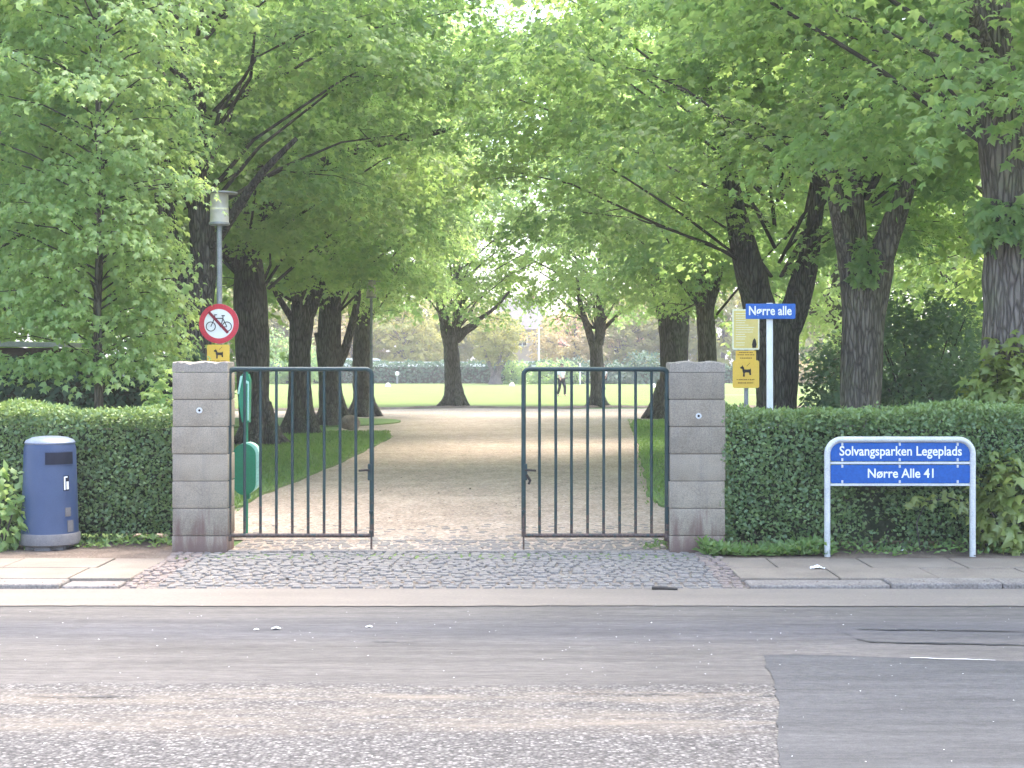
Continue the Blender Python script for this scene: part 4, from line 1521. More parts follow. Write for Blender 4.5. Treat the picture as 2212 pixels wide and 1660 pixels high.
def oval(cx, z0, z1, w, y0, y1, n=14):
    r = w / 2
    p = []
    for k in range(n + 1):
        a = PI * k / n
        p.append((cx + r * math.cos(a), z1 - r + r * math.sin(a)))
    for k in range(n + 1):
        a = PI + PI * k / n
        p.append((cx + r * math.cos(a), z0 + r + r * math.sin(a)))
    return p


zt, zb = hz(957, DD), hz(1066, DD)
mb = MB()
mb.slab(oval(X + 0.02, zb, zt, 0.225, 0, 0), DD - 0.2, DD - 0.03)
mb.build('bin', M['green'], t, True)
mb = MB()
mb.slab(oval(X + 0.045, zb + 0.02, zt + 0.012, 0.235, 0, 0), DD - 0.175, DD - 0.04)
mb.build('lid', M['pale_green'], t, True)
mb = MB()
mb.box(X + 0.02, X + 0.06, DD - 0.12, DD - 0.06, zb - 0.045, zb + 0.01, 0.004)
mb.build('catch', M['green'], t)
za, zb2 = hz(912, DD), hz(808, DD)
mb = MB()
mb.slab([(X - 0.015, za), (X + 0.055, za), (X + 0.062, zb2 - 0.06), (X + 0.045, zb2), (X - 0.01, zb2), (X - 0.045, zb2 - 0.1), (X - 0.05, za + 0.2)], DD - 0.13, DD - 0.026)
dsp = mb.build('bag_dispenser', M['green'], t)
mb = MB()
mb.slab([(X - 0.03, zb2 - 0.02), (X - 0.008, zb2 - 0.02), (X - 0.042, zb2 - 0.2), (X - 0.058, zb2 - 0.2)], DD - 0.137, DD - 0.131)
mb.slab([(X + 0.04, za + 0.02), (X + 0.056, za + 0.02), (X + 0.056, zb2 - 0.08), (X + 0.02, zb2 - 0.06), (X + 0.02, zb2 - 0.09), (X + 0.042, zb2 - 0.1)], DD - 0.137, DD - 0.131)
mb.build('dispenser_edge', M['pale_green'], dsp)


# ------------------------------------------------------------------ trees
def tree_limb(mb, pts, d, seed, toward=0.0, n=12, rough=0.07, wob=0.04):
    """pts: [(x, y, radius)] surveyed at distance d; `toward` brings the far end of a limb nearer the street"""
    raw = []
    for i, (x, y, r) in enumerate(pts):
        dd = d - toward * i / max(1, len(pts) - 1)
        raw.append((at(x, y, dd), r / F * dd))
    P, Rr = [], []
    L = len(raw)
    rn = random.Random(seed)
    for i in range(L - 1):
        p0, p1, p2, p3 = (raw[max(0, min(L - 1, i + k - 1))][0] for k in range(4))
        seg = max(2, int((p2 - p1).length / 0.28))
        for s in range(seg):
            t = s / seg
            q = 0.5 * ((2 * p1) + (-p0 + p2) * t + (2 * p0 - 5 * p1 + 4 * p2 - p3) * t * t + (-p0 + 3 * p1 - 3 * p2 + p3) * t ** 3)
            P.append(q)
            Rr.append((raw[i][1] * (1 - t) + raw[i + 1][1] * t) * (1 + rn.uniform(-wob, wob)))
    P.append(raw[-1][0])
    Rr.append(raw[-1][1])
    mb.tube(P, Rr, n, True, rough, seed)


def root_flare(mb, base, r, seed):
    rn = random.Random(seed)
    k = rn.randint(5, 6)
    a0 = rn.uniform(0, 6)
    for i in range(k):
        a = a0 + i * 2 * PI / k + rn.uniform(-0.3, 0.3)
        d = Vector((math.cos(a), math.sin(a), 0))
        L = rn.uniform(1.5, 2.0)
        mb.tube([base + d * r * 0.35 + Vector((0, 0, r * 2.3)), base + d * r * 0.62 + Vector((0, 0, r * 1.1)), base + d * r * 1.05 + Vector((0, 0, r * 0.35)), base + d * r * L + Vector((0, 0, -0.04))], [r * 0.35, r * 0.45, r * 0.42, r * 0.16], 8, True, 0.1, seed + i)


CROWNS = {}


def crown_for(kind):
    if kind not in CROWNS:
        spec = {
            'a': dict(seed=101, mat=M['leaf_maple'], rx=5.2, z0=3.7, z1=15.5),
            'b': dict(seed=202, mat=M['leaf_maple'], rx=5.0, z0=3.6, z1=15.0),
            'c': dict(seed=303, mat=M['leaf_maple'], rx=5.3, z0=3.9, z1=16.0),
            'thin': dict(seed=404, mat=M['leaf_light'], rx=4.6, z0=3.6, z1=13.5, boughs=115, per=200, leaf=0.14, top=0.6),
            'far': dict(seed=505, mat=M['leaf_far'], rx=4.6, z0=0.9, z1=10.5, boughs=130, per=95, leaf=0.34, tmpl=OVAL),
            'pink': dict(seed=606, mat=M['leaf_pink'], rx=4.2, z0=0.9, z1=8.5, boughs=95, per=85, leaf=0.3, tmpl=OVAL),
            'fill': dict(seed=707, mat=M['leaf_light'], rx=5.2, z0=1.6, z1=15, boughs=130, per=130, leaf=0.2, tmpl=OVAL),
        }[kind]
        me, tw = crown_mesh('crown_' + kind, **spec)
        twm = tw.build('twigs', M['twig'], origin=Vector((0, 0, 0)), smooth=True)
        twd = twm.data
        bpy.data.objects.remove(twm)
        CROWNS[kind] = (me, twd)
    return CROWNS[kind]


def tree(d, trunk, limbs, label, kind, rot=0.0, sc_=1.0, zs=1.0, mat='bark', seed=1, name='maple_tree', group='trees lining the park avenue', flare=True, cat='tree', lift=0.0):
    bx_, by_, br = trunk[0]
    base = Vector((gx(bx_, d), d, 0.0))
    t = thing(name, base, label, cat, group)
    mb = MB()
    tree_limb(mb, [(bx_, HY + (EYE + 0.1) / d * F, br)] + list(trunk[1:]), d, seed, 0, 20, 0.06)
    if flare:
        root_flare(mb, base, br / F * d * 0.85, seed)
    mb.build('trunk', M[mat], t, True)
    for i, (tw_, pts) in enumerate(limbs):
        mb = MB()
        tree_limb(mb, pts, d, seed * 10 + i, tw_, 12, 0.07)
        mb.build('branch', M[mat], t, True)
    me, twd = crown_for(kind)
    c = obj_from(me, 'crown', t, Vector((0, 0, lift)))
    c.rotation_euler = (0, 0, rot)
    c.scale = (sc_, sc_, zs)
    w = obj_from(twd, 'twigs', t, Vector((0, 0, lift)))
    w.rotation_euler = (0, 0, rot)
    w.scale = (sc_, sc_, zs)
    return t


LIMB = 0.0
# bin-side row
tree(24, [(425, 1014, 42), (422, 880, 37), (420, 780, 36), (420, 690, 36), (424, 640, 36)],
     [(0.4, [(412, 655, 28), (398, 600, 25), (372, 520, 22), (356, 440, 20), (345, 340, 15), (335, 200, 10)]),
      (0.3, [(432, 650, 30), (440, 580, 28), (437, 500, 27), (430, 430, 24), (425, 330, 17), (420, 150, 10)]),
      (2.5, [(428, 360, 13), (440, 280, 11), (430, 205, 10), (400, 175, 9), (364, 138, 8)]),
      (1.5, [(440, 560, 14), (480, 500, 12), (520, 440, 11), (565, 375, 8), (640, 300, 5)])],
     'dark double-stemmed tree behind the lamp post with the no-cycling sign', 'a', 0.4, seed=11, lift=1.7, sc_=1.0, zs=0.8)
tree(30.9, [(560, 965, 48), (556, 920, 38), (548, 860, 35), (545, 760, 36), (541, 660, 36), (538, 590, 32), (530, 500, 22), (515, 400, 18), (500, 300, 14)],
     [(3.0, [(534, 520, 14), (600, 430, 12), (690, 355, 11), (765, 325, 10), (830, 306, 9), (900, 296, 8), (972, 279, 5)]),
      (1.0, [(540, 600, 16), (500, 560, 14), (470, 520, 12), (440, 420, 8)]),
      (2.0, [(520, 430, 9), (580, 340, 8), (650, 290, 6), (740, 200, 4)])],
     'tall dark thick-trunked tree in the grass behind the dog waste bin', 'b', 1.7, seed=12, zs=0.82, lift=0.7)
tree(36, [(650, 940, 40), (650, 900, 29), (648, 830, 25), (648, 760, 24), (652, 700, 25), (655, 660, 26)],
     [(0.2, [(645, 675, 13), (640, 640, 12), (625, 580, 10), (610, 480, 8)]),
      (0.2, [(665, 680, 16), (680, 640, 14), (690, 610, 13), (700, 520, 9), (720, 400, 6)]),
      (0.6, [(642, 710, 8), (622, 675, 7), (600, 640, 6), (585, 610, 4)]),
      (0.0, [(668, 660, 12), (688, 632, 11), (693, 626, 10)])],
     'brown forked tree with a pruned stub, flared roots in the grass behind the gate bars', 'c', 2.9, seed=13, zs=0.9, lift=0.4)
tree(41.5, [(718, 920, 36), (716, 880, 27), (713, 820, 25), (711, 760, 27), (713, 690, 24), (714, 640, 22), (712, 560, 16)],
     [(0.3, [(722, 800, 12), (742, 765, 10), (755, 720, 9), (768, 670, 8), (780, 600, 6)]),
      (0.2, [(704, 780, 10), (692, 750, 8), (684, 720, 6)])],
     'dark trunk with a side stem leaning to its neighbour, next to the boulder', 'a', 4.1, seed=14, sc_=0.9)
tree(49, [(786, 900, 30), (784, 865, 22), (782, 810, 20), (783, 740, 20), (786, 680, 18), (788, 625, 15), (790, 540, 10)],
     [(1.5, [(798, 668, 7), (815, 632, 6.5), (840, 596, 6), (880, 545, 5), (908, 508, 3)]),
      (1.0, [(796, 700, 5), (806, 672, 5), (830, 620, 4), (862, 580, 3)]),
      (0.2, [(776, 740, 9), (764, 700, 8), (758, 650, 7), (762, 600, 5)])],
     'dark slim tree beyond the boulder with a branch arching over the path', 'b', 5.2, seed=15, sc_=0.86)
# the two at the edge of the playing field
tree(60, [(983, 880, 27), (981, 862, 22), (979, 830, 18.5), (977, 790, 18), (974, 750, 17), (972, 725, 19)],
     [(0.3, [(966, 728, 12), (960, 690, 11), (952, 660, 9), (940, 610, 6), (925, 540, 4)]),
      (0.2, [(982, 725, 12), (988, 680, 10), (988, 600, 9), (985, 520, 8), (1000, 440, 5), (1030, 350, 3)]),
      (0.5, [(985, 735, 10), (1005, 716, 8), (1020, 706, 8), (1030, 698, 7)]),
      (1.0, [(994, 718, 6), (1035, 690, 5), (1070, 665, 4), (1100, 630, 2.5)]),
      (0.5, [(985, 540, 6), (1000, 500, 5), (1010, 460, 4), (1040, 400, 3)])],
     'single forked tree standing where the gravel meets the bright lawn', 'thin', 0.9, seed=16)
tree(60, [(1290, 880, 20), (1290, 862, 16), (1290, 820, 15), (1288, 770, 14), (1286, 740, 15)],
     [(0.3, [(1280, 745, 9), (1268, 705, 8), (1255, 665, 6), (1245, 600, 4)]),
      (0.2, [(1292, 745, 11), (1298, 700, 11), (1297, 640, 9), (1300, 540, 6), (1310, 420, 4)]),
      (0.8, [(1305, 712, 4), (1325, 690, 3.5), (1348, 668, 2.5), (1380, 630, 2)])],
     'forked tree on the lawn edge seen through the bars of the open gate leaf', 'thin', 3.3, seed=17)
# name-sign-side row
tree(47, [(1446, 905, 42), (1450, 880, 32), (1454, 840, 29), (1456, 780, 31), (1455, 710, 33), (1452, 665, 34)],
     [(0.3, [(1440, 690, 20), (1425, 630, 17), (1410, 560, 13), (1400, 450, 9)]),
      (0.3, [(1468, 690, 20), (1480, 630, 17), (1490, 560, 13), (1500, 450, 9)]),
      (1.0, [(1430, 640, 6), (1400, 600, 5), (1370, 570, 4)])],
     'stout dark tree right behind the pillar with the crumbled cap', 'c', 0.3, seed=18, sc_=0.9)
tree(38.9, [(1534, 928, 30), (1531, 880, 22), (1528, 780, 21), (1525, 700, 20), (1518, 620, 17), (1510, 520, 13)],
     [(0.3, [(1524, 690, 9), (1545, 630, 8), (1560, 560, 6)])],
     'slimmer grey tree between the stout dark tree and the yellow notice', 'b', 2.2, mat='bark_light', seed=19, sc_=0.9, zs=0.95)
tree(27.2, [(1678, 988, 52), (1678, 900, 44), (1678, 800, 44), (1678, 730, 46), (1680, 700, 48)],
     [(0.5, [(1658, 720, 36), (1640, 660, 36), (1625, 600, 34), (1606, 530, 30), (1588, 450, 22), (1560, 300, 14), (1500, 90, 10)]),
      (0.5, [(1697, 715, 34), (1718, 670, 30), (1732, 620, 27), (1748, 560, 22), (1760, 480, 17), (1775, 350, 12)]),
      (2.5, [(1560, 290, 10), (1520, 180, 9), (1486, 88, 8), (1540, 66, 7), (1600, 50, 6), (1650, 28, 5)])],
     'dark tree forking low into two stems behind the street name plate', 'a', 5.6, seed=20, zs=0.8, lift=0.8)
tree(21.9, [(1858, 1036, 62), (1858, 960, 50), (1858, 880, 44), (1860, 780, 43), (1864, 680, 45), (1868, 610, 54), (1870, 570, 56)],
     [(0.5, [(1846, 600, 34), (1832, 530, 28), (1815, 470, 22), (1798, 390, 16), (1780, 250, 11)]),
      (0.3, [(1856, 590, 30), (1850, 520, 24), (1848, 450, 18), (1846, 320, 12)]),
      (0.6, [(1884, 600, 36), (1908, 540, 30), (1932, 475, 25), (1955, 410, 20), (1975, 330, 14), (2000, 200, 9)]),
      (2.0, [(1960, 400, 8), (1990, 300, 6), (2010, 180, 5), (2040, 60, 4)])],
     'grey three-stemmed tree with ivy in its fork behind the hedge', 'b', 3.8, mat='bark_light', seed=21, lift=1.6, zs=0.8)
tree(15.3, [(2205, 1142, 92), (2205, 1040, 82), (2205, 880, 78), (2205, 740, 77), (2204, 600, 74), (2192, 470, 66), (2172, 340, 55), (2156, 240, 48), (2146, 120, 42), (2140, -60, 34)],
     [(0.5, [(2200, 560, 40), (2240, 420, 36), (2290, 250, 30), (2330, 60, 24)]),
      (1.0, [(2150, 150, 22), (2090, 20, 18), (2040, -120, 14)])],
     'massive grey-brown trunk with climbers at its foot, at the edge of the view', 'c', 1.2, mat='bark_light', seed=22, zs=0.78, lift=1.0)

# trees deeper in the park, closing the view on both sides
FILL = [(-10.5, 27, 0.2, 1.0), (-12.5, 36, 1.1, 1.0), (-18, 31, 2.3, 1.0), (-10.5, 46, 3.1, 1.0), (-19, 44, 4.4, 1.1), (-16, 56, 0.9, 1.05),
        (11, 30, 5.0, 1.0), (12.5, 40, 1.9, 1.0), (18, 34, 2.8, 1.05), (11.5, 52, 3.7, 1.0), (20, 50, 0.6, 1.1), (-9.6, 19.5, 5.7, 0.9), (10.4, 21, 2.0, 0.95)]
FLAB = ['light green broad tree beyond the dark hedge, behind the young tree', 'light green tree deeper in the park behind the double-stemmed tree', 'leafy tree at the outer edge above the dark hedge', 'leafy tree behind the dark trunks of the bin-side row',
        'tall leafy tree far inside the park at the outer edge', 'distant leafy tree beyond the bin-side row', 'bright leafy tree between the three-stemmed tree and the massive trunk', 'bright leafy tree behind the street name plate', 'leafy tree far behind the massive trunk',
        'leafy tree beside the field behind the stout dark tree', 'tall leafy tree beyond the dark evergreen bushes', 'leafy tree above the shed roof beyond the hedge', 'leafy tree over the evergreen bushes behind the massive trunk']
for i, ((x, y, rot, s), lab) in enumerate(zip(FILL, FLAB)):
    t = thing('park_tree', Vector((x, y, 0)), lab, 'tree', 'park trees behind the avenue rows')
    mb = MB()
    mb.tube([(x, y, -0.1), (x + 0.05, y, 0.5), (x, y, 1.5), (x + 0.1, y, 3.2), (x - 0.1, y, 6), (x, y, 11)], [0.36, 0.27, 0.24, 0.22, 0.16, 0.06], 12, True, 0.07, i)
    mb.build('trunk', M['bark'], t, True)
    me, twd = crown_for('fill')
    for nm, dat in (('crown', me), ('twigs', twd)):
        c = obj_from(dat, nm, t)
        c.rotation_euler = (0, 0, rot)
        c.scale = (s, s, s)

# young tree behind the bin-side hedge: tiers of flat sprays on a thin straight stem
YX, YY = gx(212, 18.4), 18.4
t = thing('young_tree', Vector((YX, YY, 0)), 'young tree with a thin straight stem and tiers of light leaves behind the bin-side hedge', 'tree')
mb = MB()
mb.tube([(YX, YY, -0.05), (YX + 0.01, YY, 1.2), (YX - 0.01, YY, 2.4), (YX + 0.03, YY, 3.4), (YX, YY, 5.0), (YX + 0.02, YY, 7.6)], [0.062, 0.054, 0.05, 0.045, 0.034, 0.01], 12, True, 0.05, 3)
mb.build('trunk', M['bark_light'], t, True)
g = np.random.default_rng(77)
C, Rr, O = [], [], []
tw = MB()
for k in range(92):
    h = 1.75 + 5.8 * (k / 91)
    a = k * 2.4 + g.uniform(-0.4, 0.4)
    reach = np.interp(h, [1.7, 2.6, 4.0, 5.8, 7.6], [1.35, 1.75, 1.8, 1.35, 0.45]) * g.uniform(0.35, 1.0)
    r = np.interp(h, [1.7, 4, 7.6], [0.52, 0.55, 0.38]) * g.uniform(0.8, 1.15)
    lim = np.interp(h, [1.7, 2.4, 2.8, 3.9, 4.6, 7.6], [0.8, 0.7, 0.42, 0.42, 0.8, 0.9])
    if math.cos(a) * reach > lim:
        reach = lim / math.cos(a)
    c = np.array([math.cos(a) * reach, math.sin(a) * reach, h + 0.08 * reach])
    C.append(c)
    Rr.append(r)
    O.append(np.array([math.cos(a), math.sin(a), 0.05]))
    b0 = Vector((0, 0, h - 0.25 * reach - 0.05))
    e = Vector(c)
    tw.tube([b0, b0.lerp(e, 0.5) + Vector((0, 0, 0.08)), e, e + Vector((math.cos(a), math.sin(a), -0.1)) * r * 0.7], [0.014, 0.01, 0.007, 0.003], 5, seed=k)
for x_, y_, d_, r_ in ((400, 392, 18.0, 0.3), (440, 396, 17.95, 0.2), (365, 385, 18.1, 0.35), (395, 555, 18.3, 0.22), (385, 600, 18.1, 0.24), (340, 510, 18.2, 0.35), (335, 600, 17.9, 0.4), (320, 660, 18.0, 0.4), (360, 720, 17.8, 0.3),
                       (120, 770, 17.7, 0.5), (60, 765, 17.9, 0.5), (10, 770, 18.0, 0.45), (250, 785, 17.6, 0.4), (300, 765, 17.8, 0.45), (40, 640, 17.7, 0.5), (90, 560, 17.7, 0.5), (30, 480, 17.9, 0.5), (150, 660, 17.5, 0.5)):
    c = at(x_, y_, d_) - Vector((YX, YY, 0))
    C.append(np.array(c))
    Rr.append(r_)
    O.append(np.array([c.x, c.y, 0.05]))
    b0 = Vector((0, 0, max(1.0, c.z - 0.3)))
    tw.tube([b0, b0.lerp(c, 0.5) + Vector((0, 0, 0.1)), c], [0.014, 0.01, 0.005], 5, seed=int(x_))
L = pads_leaves(C, Rr, 620, 78, 0.084, flat=0.2, droop=0.35, out=O, spread=0.4)
k = ~((np.abs(L[0][:, 0] + 0.28 * L[0][:, 1]) < 0.13) & (L[0][:, 1] < 0.1) & (L[0][:, 2] > 1.9) & (L[0][:, 2] < 3.6) & (np.sin(L[0][:, 2] * 5.3) > -0.35))
k &= ~((L[0][:, 0] < -0.38) & (L[0][:, 2] > 1.84 + 0.05 * np.sin(L[0][:, 0] * 9)) & (L[0][:, 2] < 2.1 + 0.06 * np.sin(L[0][:, 0] * 7)))
L = [a[k] for a in L]
obj_from(leaves_mesh('crown', MAPLE, *L, M['leaf_light']), 'crown', t)
tw.v = [(x + YX, y + YY, z_) for x, y, z_ in tw.v]
tw.build('twigs', M['twig'], t, True)

# ivy in the fork and climbers round the massive trunk
t = thing('ivy', at(1868, 590, 21.2), 'tuft of ivy growing in the fork of the grey three-stemmed tree', 'ivy')
bush_leaves('foliage', at(1868, 575, 21.4), (0.2, 0.16, 0.33), 150, 0.13, M['leaf_maple'], MAPLE, 5, t)
t = thing('ivy', at(2180, 490, 15.0), 'collar of ivy round the massive trunk above head height', 'ivy')
bush_leaves('foliage', at(2190, 480, 15.05), (0.46, 0.42, 0.24), 420, 0.13, M['leaf_maple'], MAPLE, 6, t)
t = thing('climber', Vector((gx(2170, 14.9), 14.9, 0)), 'yellow-green climber clothing the foot of the massive trunk', 'climber')
bush_leaves('foliage', (gx(2180, 14.9), 14.95, 1.32), (0.4, 0.42, 0.62), 900, 0.13, M['leaf_ivy'], MAPLE, 7, t)
stems(t, (gx(2180, 14.9), 14.95, 1.32), (0.35, 0.35, 0.55), 6, 0.0, M['twig'], 7)

# dark clipped hedge and evergreens behind the street hedges
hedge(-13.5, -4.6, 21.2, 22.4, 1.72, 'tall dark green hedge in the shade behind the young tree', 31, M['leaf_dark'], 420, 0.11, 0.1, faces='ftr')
shrub('shrub', Vector((gx(352, 17.2), 17.2, 0)), (gx(350, 17.2), 17.2, 0.85), (0.22, 0.25, 0.95), 520, 0.1, M['leaf_light'], MAPLE, 41,
      'small yellow-green bush squeezed behind the pillar by the young tree')
EV = [(1985, 27, 1.15, 1.5, 2.9, 'dark evergreen bush between the grey tree and the massive trunk'), (2085, 24, 1.0, 1.2, 1.7, 'low dark evergreen bush beside the climber'),
      (1800, 26, 0.55, 0.8, 1.75, 'dark evergreen bush behind the grey three-stemmed tree'), (1925, 31, 1.5, 1.6, 2.3, 'broad dark evergreen mound in the shade under the bright tree')]
for i, (x, d, rx, ry, h, lab) in enumerate(EV):
    X = gx(x, d)
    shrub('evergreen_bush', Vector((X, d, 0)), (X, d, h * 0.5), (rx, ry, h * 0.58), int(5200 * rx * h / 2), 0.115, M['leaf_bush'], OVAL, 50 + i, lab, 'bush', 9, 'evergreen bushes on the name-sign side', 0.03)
# plastic-free understory on the bin side, dark, beneath the double-stemmed tree
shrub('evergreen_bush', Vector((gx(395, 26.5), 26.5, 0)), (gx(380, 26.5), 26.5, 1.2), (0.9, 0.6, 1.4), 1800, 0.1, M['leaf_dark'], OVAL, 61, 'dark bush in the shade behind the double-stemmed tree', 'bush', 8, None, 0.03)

# boulders in the grass
def boulder(x, d, w, h, label, seed):
    X = gx(x, d)
    bm = bmesh.new()
    bmesh.ops.create_icosphere(bm, subdivisions=4, radius=1)
    rn = np.random.default_rng(seed)
    ks = rn.normal(0, 1, (9, 3))
    kk = [(Vector(k).normalized(), rn.uniform(0.72, 0.95)) for k in ks]
    for v in bm.verts:
        q = v.co.copy()
        for nrm, lim in kk:
            dd = q.dot(nrm)
            if dd > lim:
                q -= nrm * (dd - lim) * 0.85
        q *= 1 + 0.03 * math.sin(q.x * 9 + q.z * 7) + rn.uniform(-0.008, 0.008)
        v.co = Vector((q.x * w / 2, q.y * w / 2 * 0.8, q.z * h * 0.55 + h * 0.4))
    me = bpy.data.meshes.new('boulder')
    bm.to_mesh(me)
    bm.free()
    me.materials.append(M['rock'])
    me.polygons.foreach_set('use_smooth', [True] * len(me.polygons))
    o = obj_from(me, 'boulder', None, Vector((X, d, 0.02)))
    tag(o, label, 'boulder')


boulder(757, 38.6, 0.52, 0.42, 'rounded brown boulder on the grass beside the path', 4)
boulder(690, 44.2, 0.6, 0.3, 'low dark stone at the foot of the trunks behind the gate bars', 9)

# ------------------------------------------------------------------ litter on pavement and road
def scrap(name, x, y, size, label, cat, seed, zoff=0.0, mat='paper'):
    d = (EYE - zoff) * F / (y - HY)
    X = gx(x, d)
    rn = random.Random(seed)
    mb = MB()
    n = 9
    for j in range(n):
        for i in range(n):
            u, v = i / (n - 1) - 0.5, j / (n - 1) - 0.5
            hh = max(0, 0.5 - abs(u) - 0.5 * abs(v)) * size * 0.4 + rn.uniform(0, 0.16) * size
            mb.v.append((X + u * size * (1 - 0.4 * v) + rn.uniform(-0.05, 0.05) * size, d + v * size * 0.7, zoff + 0.004 + hh))
    for j in range(n - 1):
        for i in range(n - 1):
            a = j * n + i
            mb.f.append((a, a + 1, a + n + 1, a + n))
    o = mb.build(name, M[mat], origin=Vector((X, d, zoff)))
    tag(o, label, cat)


scrap('paper_scrap', 1765, 1230, 0.11, 'crumpled white paper lying on the paving slabs near the name sign', 'litter', 1)
scrap('paper_scrap', 597, 1360, 0.055, 'white scrap lying on the asphalt in front of the gate', 'litter', 2, ROAD_Z)
scrap('paper_scrap', 554, 1362, 0.03, 'tiny white scrap on the asphalt beside a larger scrap', 'litter', 3, ROAD_Z)
scrap('paper_scrap', 798, 1356, 0.04, 'pale fluff on the asphalt in line with the gate opening', 'litter', 4, ROAD_Z)
scrap('paper_scrap', 1951, 1192, 0.06, 'white wrapper on the soil under the name sign', 'litter', 5)
scrap('paper_scrap', 2000, 1163, 0.04, 'small white scrap caught low in the hedge under the name sign', 'litter', 6)
d_ = (EYE - ROAD_Z) * F / (1276 - HY)
mb = MB()
mb.tube([(gx(1408, d_), d_, ROAD_Z + 0.02), (gx(1425, d_), d_, ROAD_Z + 0.022), (gx(1463, d_), d_ - 0.02, ROAD_Z + 0.016)], [0.012, 0.013, 0.009], 8, True, 0.1)
o = mb.build('stick', M['twig'], origin=Vector((gx(1435, d_), d_, ROAD_Z)))
tag(o, 'short dark stick lying in the pale gutter', 'stick')
d_ = (EYE - ROAD_Z) * F / (1276 - HY)

# chips of light stone scattered over the road
g = np.random.default_rng(15)
n = 420
P = np.stack([g.uniform(-4.5, 4.5, n), g.uniform(6.2, 11.2, n), np.full(n, ROAD_Z + 0.006)], 1)
an = g.uniform(0, 6.28, n)
me = leaves_mesh('gravel', OVAL, P, np.stack([np.cos(an), np.sin(an), np.zeros(n)], 1), np.tile([[0, 0, 1.0]], (n, 1)) + g.normal(0, 0.2, (n, 3)), 0.009 * g.uniform(0.4, 1.4, n), g.uniform(0, 1, n), M['paper'])
tag(obj_from(me, 'gravel'), kind='stuff')
n = 320
P = np.stack([g.uniform(-7, 7, n), np.concatenate([g.uniform(13.0, 13.6, n // 2), g.uniform(11.3, 11.6, n - n // 2)]), np.full(n, 0.012)], 1)
an = g.uniform(0, 6.28, n)
me = leaves_mesh('debris', OVAL, P, np.stack([np.cos(an), np.sin(an), np.zeros(n)], 1), np.tile([[0, 0, 1.0]], (n, 1)) + g.normal(0, 0.3, (n, 3)), 0.03 * g.uniform(0.4, 1.3, n), g.uniform(0, 1, n), M['soil'])
tag(obj_from(me, 'debris'), kind='stuff')

n = 160
P = np.stack([g.uniform(-2.6, 1.6, n) * g.uniform(0.6, 1.35, n), 15.2 + g.uniform(0, 1, n) ** 1.6 * 24, np.full(n, 0.008)], 1)
an = g.uniform(0, 6.28, n)
me = leaves_mesh('leaf_litter', OVAL, P, np.stack([np.cos(an), np.sin(an), np.zeros(n)], 1), np.tile([[0, 0, 1.0]], (n, 1)) + g.normal(0, 0.35, (n, 3)), 0.032 * g.uniform(0.4, 1.3, n), g.uniform(0, 1, n), M['soil'])
tag(obj_from(me, 'leaf_litter'), kind='stuff')

# ------------------------------------------------------------------ beyond the field
FD = 134.0
hedge(-42, 5.2, FD, FD + 1.6, 1.85, 'long dark clipped hedge on the far side of the bright lawn', 71, M['leaf_dark'], 42, 0.3, 0.12, inset=0.25, faces='ft')
hedge(8.5, 45, FD + 2, FD + 3.5, 1.5, 'lower dark hedge on the far side of the lawn behind the open gate leaf', 72, M['leaf_dark'], 42, 0.3, 0.15, inset=0.25, faces='ft')
FB = [(1200, 131, 2.6, 1.8, 1.8, 'leaf_maple', 'rounded green bush below the far beige house'), (1115, 129, 1.1, 1.0, 1.9, 'leaf_light', 'light green bush at the end of the far hedge'),
      (1238, 132, 1.8, 1.5, 2.3, 'leaf_dark', 'dark bush on the lawn edge seen over the gate leaf'), (1330, 132, 1.8, 1.5, 1.7, 'leaf_dark', 'grey-green bush seen between the gate bars'),
      (1395, 130, 1.6, 1.5, 2.6, 'leaf_dark', 'tall dark bush near the stout dark tree'), (1740, 132, 2.2, 1.5, 2.2, 'leaf_pink', 'pale blossoming bush seen beside the street sign'), (620, 131, 3.6, 1.5, 4.2, 'leaf_maple', 'high green bush across the lawn beside the dark trunks')]
for i, (x, d, rx, ry, h, m_, lab) in enumerate(FB):
    X = gx(x, d)
    shrub('far_bush', Vector((X, d, 0)), (X, d, h * 0.45), (rx, ry, h * 0.6), int(900 * rx), 0.32, M[m_], OVAL, 80 + i, lab, 'bush', 7, 'bushes beyond the lawn', 0.05)
# spreading small tree in front of the far hedge
FT = [(1070, 128, 'far', 0.3, 0.5, 0.52, 'small spreading tree with grey stems in front of the far hedge'), (870, 148, 'far', 1.2, 0.95, 0.9, 'yellowish tree beyond the far hedge beside the white van'), (760, 152, 'pink', 2.2, 1.1, 1.1, 'pale blossoming tree beyond the far hedge behind the trunks'),
      (925, 156, 'far', 3.0, 1.0, 1.05, 'yellow-green tree beyond the far hedge behind the single forked tree'), (1000, 160, 'far', 5.0, 1.1, 1.0, 'yellow-green tree beside the far beige house'), (1240, 150, 'pink', 4.0, 1.0, 1.0, 'pinkish tree beyond the lawn seen above the gate leaf'),
      (1345, 152, 'far', 5.1, 1.1, 1.0, 'yellowish tree beyond the lawn behind the forked tree'), (1420, 158, 'far', 0.7, 1.3, 1.3, 'large yellowish tree beyond the lawn'), (640, 156, 'far', 1.9, 1.3, 1.3, 'large light tree beyond the lawn behind the gate bars'),
      (1560, 150, 'far', 2.6, 1.4, 1.3, 'light tree beyond the lawn behind the yellow notice'), (1750, 152, 'far', 3.9, 1.4, 1.4, 'light tree beyond the lawn beside the street name plate'), (480, 152, 'far', 4.6, 1.5, 1.4, 'light tree beyond the lawn behind the thick trunk'), (1130, 185, 'far', 0.1, 1.0, 0.95, 'tree rising behind the far beige house')]
